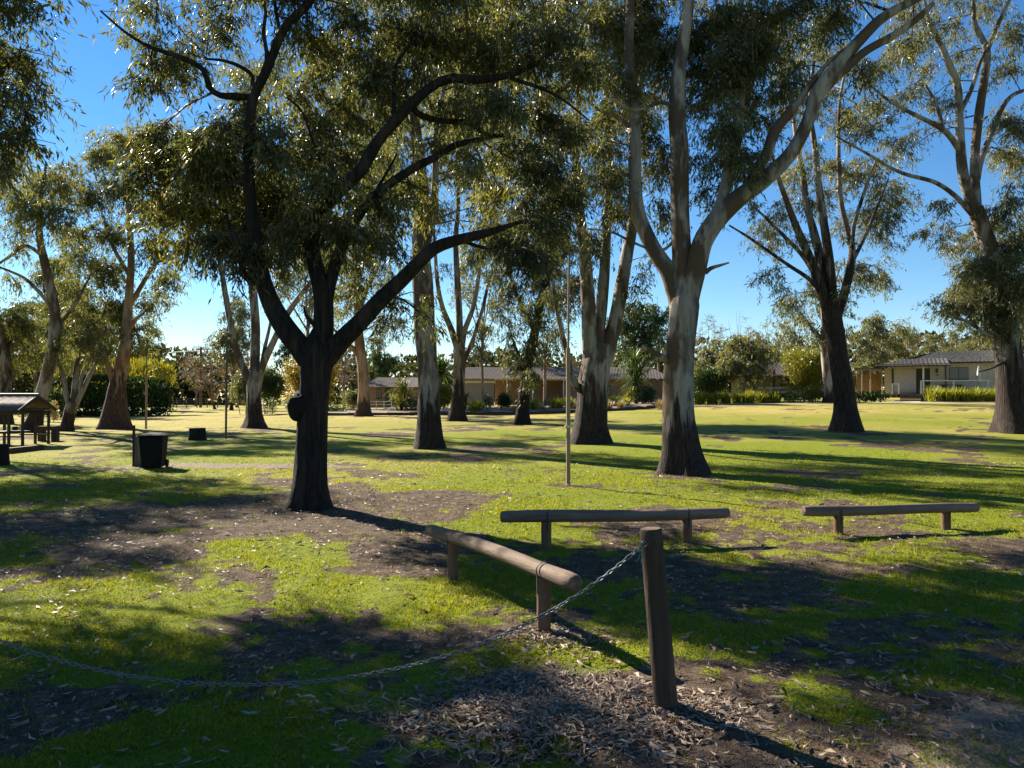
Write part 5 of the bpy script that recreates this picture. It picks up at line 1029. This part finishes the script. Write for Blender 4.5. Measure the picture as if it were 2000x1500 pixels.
# far wire fence and power pole
f = thing('wire_fence', 'far post-and-wire fence below the bare tree at left', 'fence', ground_at(380, 98)); k = 98 / FPX
for j in range(9): MB().box(((-75 + 20 * j) * k, 0, .6), (.1, .1, 1.4)).build('post', M_dkpole, f)
for z in (.4, .7, 1.0, 1.25): MB().box((5 * k, -.06, z), (165 * k, .03, .03)).build('wire', M_steel, f)
pp = thing('power_pole', 'timber power pole with crossarm beside the bare tree', 'pole', ground_at(392, 100)); k = 100 / FPX
MB().tube([(0, 0, -.3), (0, 0, 118 * k)], np.array([.2, .15]), 10).build('pole', M_legw, pp, smooth=True); MB().box((.3, 0, 114 * k), (1.6, .12, .14)).build('crossarm', M_legw, pp)
for s in (-.4, .1, .6, 1.0): MB().tube([(s, 0, 115 * k), (s, 0, 115 * k + .2)], .05, 6).build('insulator', M_white, pp)
MB().tube([(.1, 0, 112 * k), (-12, 3, 104 * k), (-25, 6, 108 * k)], .015, 5).tube([(.6, 0, 112 * k), (-12, 2.5, 103 * k), (-25, 5, 107 * k)], .015, 5).build('wire', M_steel, pp)

# ------------------------------------------------------------------ background trees
def bgtree(label, px, D, top, wpx, leaf=None, seed=1, dens=.7, bark=None, crown0=.35, lsize=(.36, .085), trunkw=.35, nb=16, name='background_gum', cat='tree', bare=False, group='background trees', droop=.5, lai=1.0):
    rng = np.random.default_rng(seed); g = ground_at(px, D); k = FPX / D; by = HOR - (g[2] - CAMH) * k; hh = by - top; r0 = trunkw * k
    fx = px + rng.uniform(-.06, .06) * wpx; fy = by - hh * crown0
    trunk = [(px, by, r0 * 1.2), (px + (fx - px) * .4, by - hh * crown0 * .4, r0 * .95), (fx, fy, r0 * .85), (fx + rng.uniform(-5, 5), fy - hh * .12, r0 * .6)]
    limbs = []; n = 9 if bare else 5
    for i in range(n):
        a = (i + .5) / n * 2 - 1 + rng.uniform(-.15, .15); ex, ey = fx + a * wpx * .46, top + hh * (.03 + .38 * a * a + .1 * rng.random()) 
        mx, my = fx + (ex - fx) * .45 + rng.uniform(-.06, .06) * wpx, fy + (ey - fy) * .5
        limbs.append((rng.uniform(-1, 1) * wpx / k * .35, [(fx + (px - fx) * .05, fy + hh * .02, r0 * .5), (mx, my, r0 * .32), ((mx + ex) / 2 + rng.uniform(-.04, .04) * wpx, (my + ey) / 2, r0 * .2), (ex, ey, r0 * .08)]))
    bl = []
    for i in range(nb):
        a = rng.uniform(0, 2 * math.pi); r = rng.random() ** .5; cy = (top + fy) / 2 + hh * .03; ry = (fy - top) / 2
        bl.append((fx + math.cos(a) * r * wpx * .40, cy + math.sin(a) * r * ry * .80, wpx * rng.uniform(.13, .20), ry * rng.uniform(.22, .34), dens * rng.uniform(.6, 1.3)))
    return gum(label, trunk, limbs, bl, base=g, leaf=leaf or M_leaf_pale, lsize=lsize, lai=lai * (.16 if bare else 1.7), bark=bark, stock=1.0, ddark=.0 if bark is None else .3, depthr=wpx / k * .3, seed=seed, sides=10, name=name, group=group, twigs=bare, cat=cat, twig=M_twig_pale, droop=-.2 if bare else droop, per=1 if bare else 14)
bgtree('round-headed grey gum behind the vase-shaped gum', 452, 82, 552, 100, M_leaf_pale, 31, 1.2, nb=18)
bgtree('grey drooping gum standing behind the clipped hedge', 283, 84, 600, 84, M_leaf_pale, 32, 1.3, nb=18, droop=.9)
bgtree('dense olive gum behind the leaning gum', 70, 78, 560, 130, M_leaf_olive, 33, 1.2, nb=20)
bgtree('olive tree left of the clipped hedge, far behind the shelter', 20, 74, 600, 120, M_leaf_olive, 34, 1.2, nb=18)
bgtree('tall olive gum far behind the stout reddish gum', 170, 82, 560, 110, M_leaf_olive, 35, 1.0, nb=18)
bgtree('spreading bare deciduous tree left of the vase-shaped gum', 420, 88, 655, 150, M_leaf_orange, 36, .5, M_bark_red, .12, (.2, .08), .3, 22, 'bare_tree', bare=True)
bgtree('tall bare tree behind the power pole', 382, 112, 660, 100, M_straw, 37, .4, M_bark_red, .2, (.2, .08), .28, 18, 'bare_tree', bare=True)
bgtree('rusty-brown leafless tree touching the vase-shaped gum', 462, 100, 645, 70, M_straw, 38, 1.2, M_bark_red, .25, (.25, .08), .28, 18, 'bare_tree', bare=True)
bgtree('bare twiggy tree right of the golden autumn tree', 672, 84, 640, 76, M_straw, 39, .6, M_bark_red, .3, (.2, .07), .26, 18, 'bare_tree', bare=True)
bgtree('dark conifer above the tan brick house', 752, 95, 650, 60, M_leaf_deep, 40, 1.4, M_bark_dark, .15, nb=16, name='conifer')
bgtree('dark conifer left of the golden autumn tree', 560, 98, 628, 50, M_leaf_deep, 41, 1.4, M_bark_dark, .15, nb=14, name='conifer')
bgtree('green drooping tree behind the broken stub of the large pale gum', 1243, 62, 560, 140, M_leaf_green, 42, 1.2, crown0=.3, nb=22, droop=.9)
bgtree('dark tree crown just left of the large pale gum, far back', 1285, 92, 565, 70, M_leaf_deep, 43, 1.2, nb=14)
bgtree('slim tree with thin trunk right of the slim pale gum', 944, 58, 610, 60, M_leaf_olive, 44, .6, M_bark_red, .5, nb=10, trunkw=.22)
bgtree('slim palm-like tree left of the slender tan pole', 1064, 58, 610, 60, M_leaf_green, 45, .8, M_bark_red, .5, nb=10, trunkw=.25)
bush('dark leafy shrub tree right of the large pale gum', 1385, 62, 90, 78, M_leaf_green, 'shrub_tree', lobes=10, seed=46, lsize=(.22, .07), cat='tree')
bgtree('rounded olive tree over the left cabin roof', 1452, 61, 640, 118, M_leaf_olive, 47, 1.5, crown0=.30, nb=26, trunkw=.22, name='olive_tree')
bgtree('small olive tree between the large pale gum and the left cabin', 1395, 66, 655, 90, M_leaf_olive, 48, 1.2, crown0=.3, nb=18, name='olive_tree')
bgtree('bare grey-twigged tree above the shrub tree', 1385, 96, 608, 80, M_straw, 49, .5, M_bark_gum, .25, (.2, .07), .25, 16, 'bare_tree', bare=True)
bgtree('thin bare tree above the rounded olive tree', 1440, 100, 600, 90, M_straw, 50, .4, M_bark_gum, .25, (.2, .07), .25, 16, 'bare_tree', bare=True)
bgtree('tawny gum behind the left cabin', 1500, 88, 612, 90, M_leaf_pale, 51, .9, nb=16)
bgtree('airy grey gum left of the dark-trunked gum', 1548, 84, 560, 90, M_leaf_pale, 52, .7, nb=16)
bgtree('tall airy gum whose stout trunk stands left behind the dark-trunked gum', 1620, 57, 480, 150, M_leaf_pale, 53, .55, crown0=.4, nb=18, trunkw=.85)
bush('golden wattle with yellow sunlit side beside the left cabin', 1578, 61, 104, 104, M_leaf_yellow, 'wattle_tree', lobes=14, seed=54, lsize=(.22, .07), lai=2.0, lift=12, tint=.35, cat='tree')
bgtree('grey-green gum between the two cabins', 1708, 82, 600, 110, M_leaf_pale, 55, 1.0, nb=20)
bgtree('olive gum behind the left end of the right cabin roof', 1762, 88, 620, 100, M_leaf_olive, 56, .9, nb=18)
bgtree('thin bare tree over the right cabin roof', 1782, 100, 605, 60, M_straw, 57, .3, M_bark_gum, .25, (.2, .07), .22, 12, 'bare_tree', bare=True)
bgtree('olive gum behind the right cabin ridge', 1860, 92, 610, 110, M_leaf_olive, 58, 1.0, nb=18)
bgtree('dense olive gum behind the right-edge gum', 1945, 74, 470, 190, M_leaf_pale, 59, 1.2, nb=26)
bgtree('olive scrub tree behind the carport', 1668, 76, 690, 90, M_leaf_olive, 60, 1.4, nb=14, crown0=.15)
bgtree('tall olive gum between the leaning gum and stout reddish gum', 120, 66, 470, 150, M_leaf_olive, 61, 1.0, nb=22)
bgtree('broad olive gum behind the hedge centre', 215, 90, 570, 120, M_leaf_olive, 62, 1.2, nb=20)
bgtree('tall gum crown behind the top of the burl tree', 600, 70, 330, 200, M_leaf_pale, 63, .8, nb=24)
bgtree('pale gum far behind the slim pale gum', 935, 84, 420, 130, M_leaf_pale, 64, .45, nb=18)
bgtree('bushy olive tree left of the golden wattle', 1535, 74, 660, 80, M_leaf_olive, 66, 1.2, nb=14, crown0=.2)
def far_wood():
    Vs, Fs, Rs, n = [], [], [], 0; rng = np.random.default_rng(99)
    for i in range(170):
        a = R(rng.uniform(-62, 62)); d = rng.uniform(125, 170); c = np.array((d * math.sin(a), d * math.cos(a), 0)); c[2] = float(H(c[0], c[1])); hh = rng.uniform(3.2, 5.5) 
        V, F, r = foliage_cloud(c + (0, 0, hh * .9), (rng.uniform(4, 7), 3, hh), 400, 1.1, .72, rng, .1, .2, True)
        Vs.append(V); Fs.append(F + n); Rs.append(r); n += len(V)
    o = link('far_wood', npmesh('far_wood', np.vstack(Vs), np.vstack(Fs), {'rnd': np.concatenate(Rs)}, False), M_leaf_far); o['kind'] = 'stuff'; o['label'] = 'distant belt of grey-green woodland along the horizon'; o['category'] = 'woodland'
far_wood()
print('LEAVES', NLEAF, 'TRIS', sum(len(o.data.loops) - 2 * len(o.data.polygons) for o in bpy.data.objects if o.type == 'MESH'))
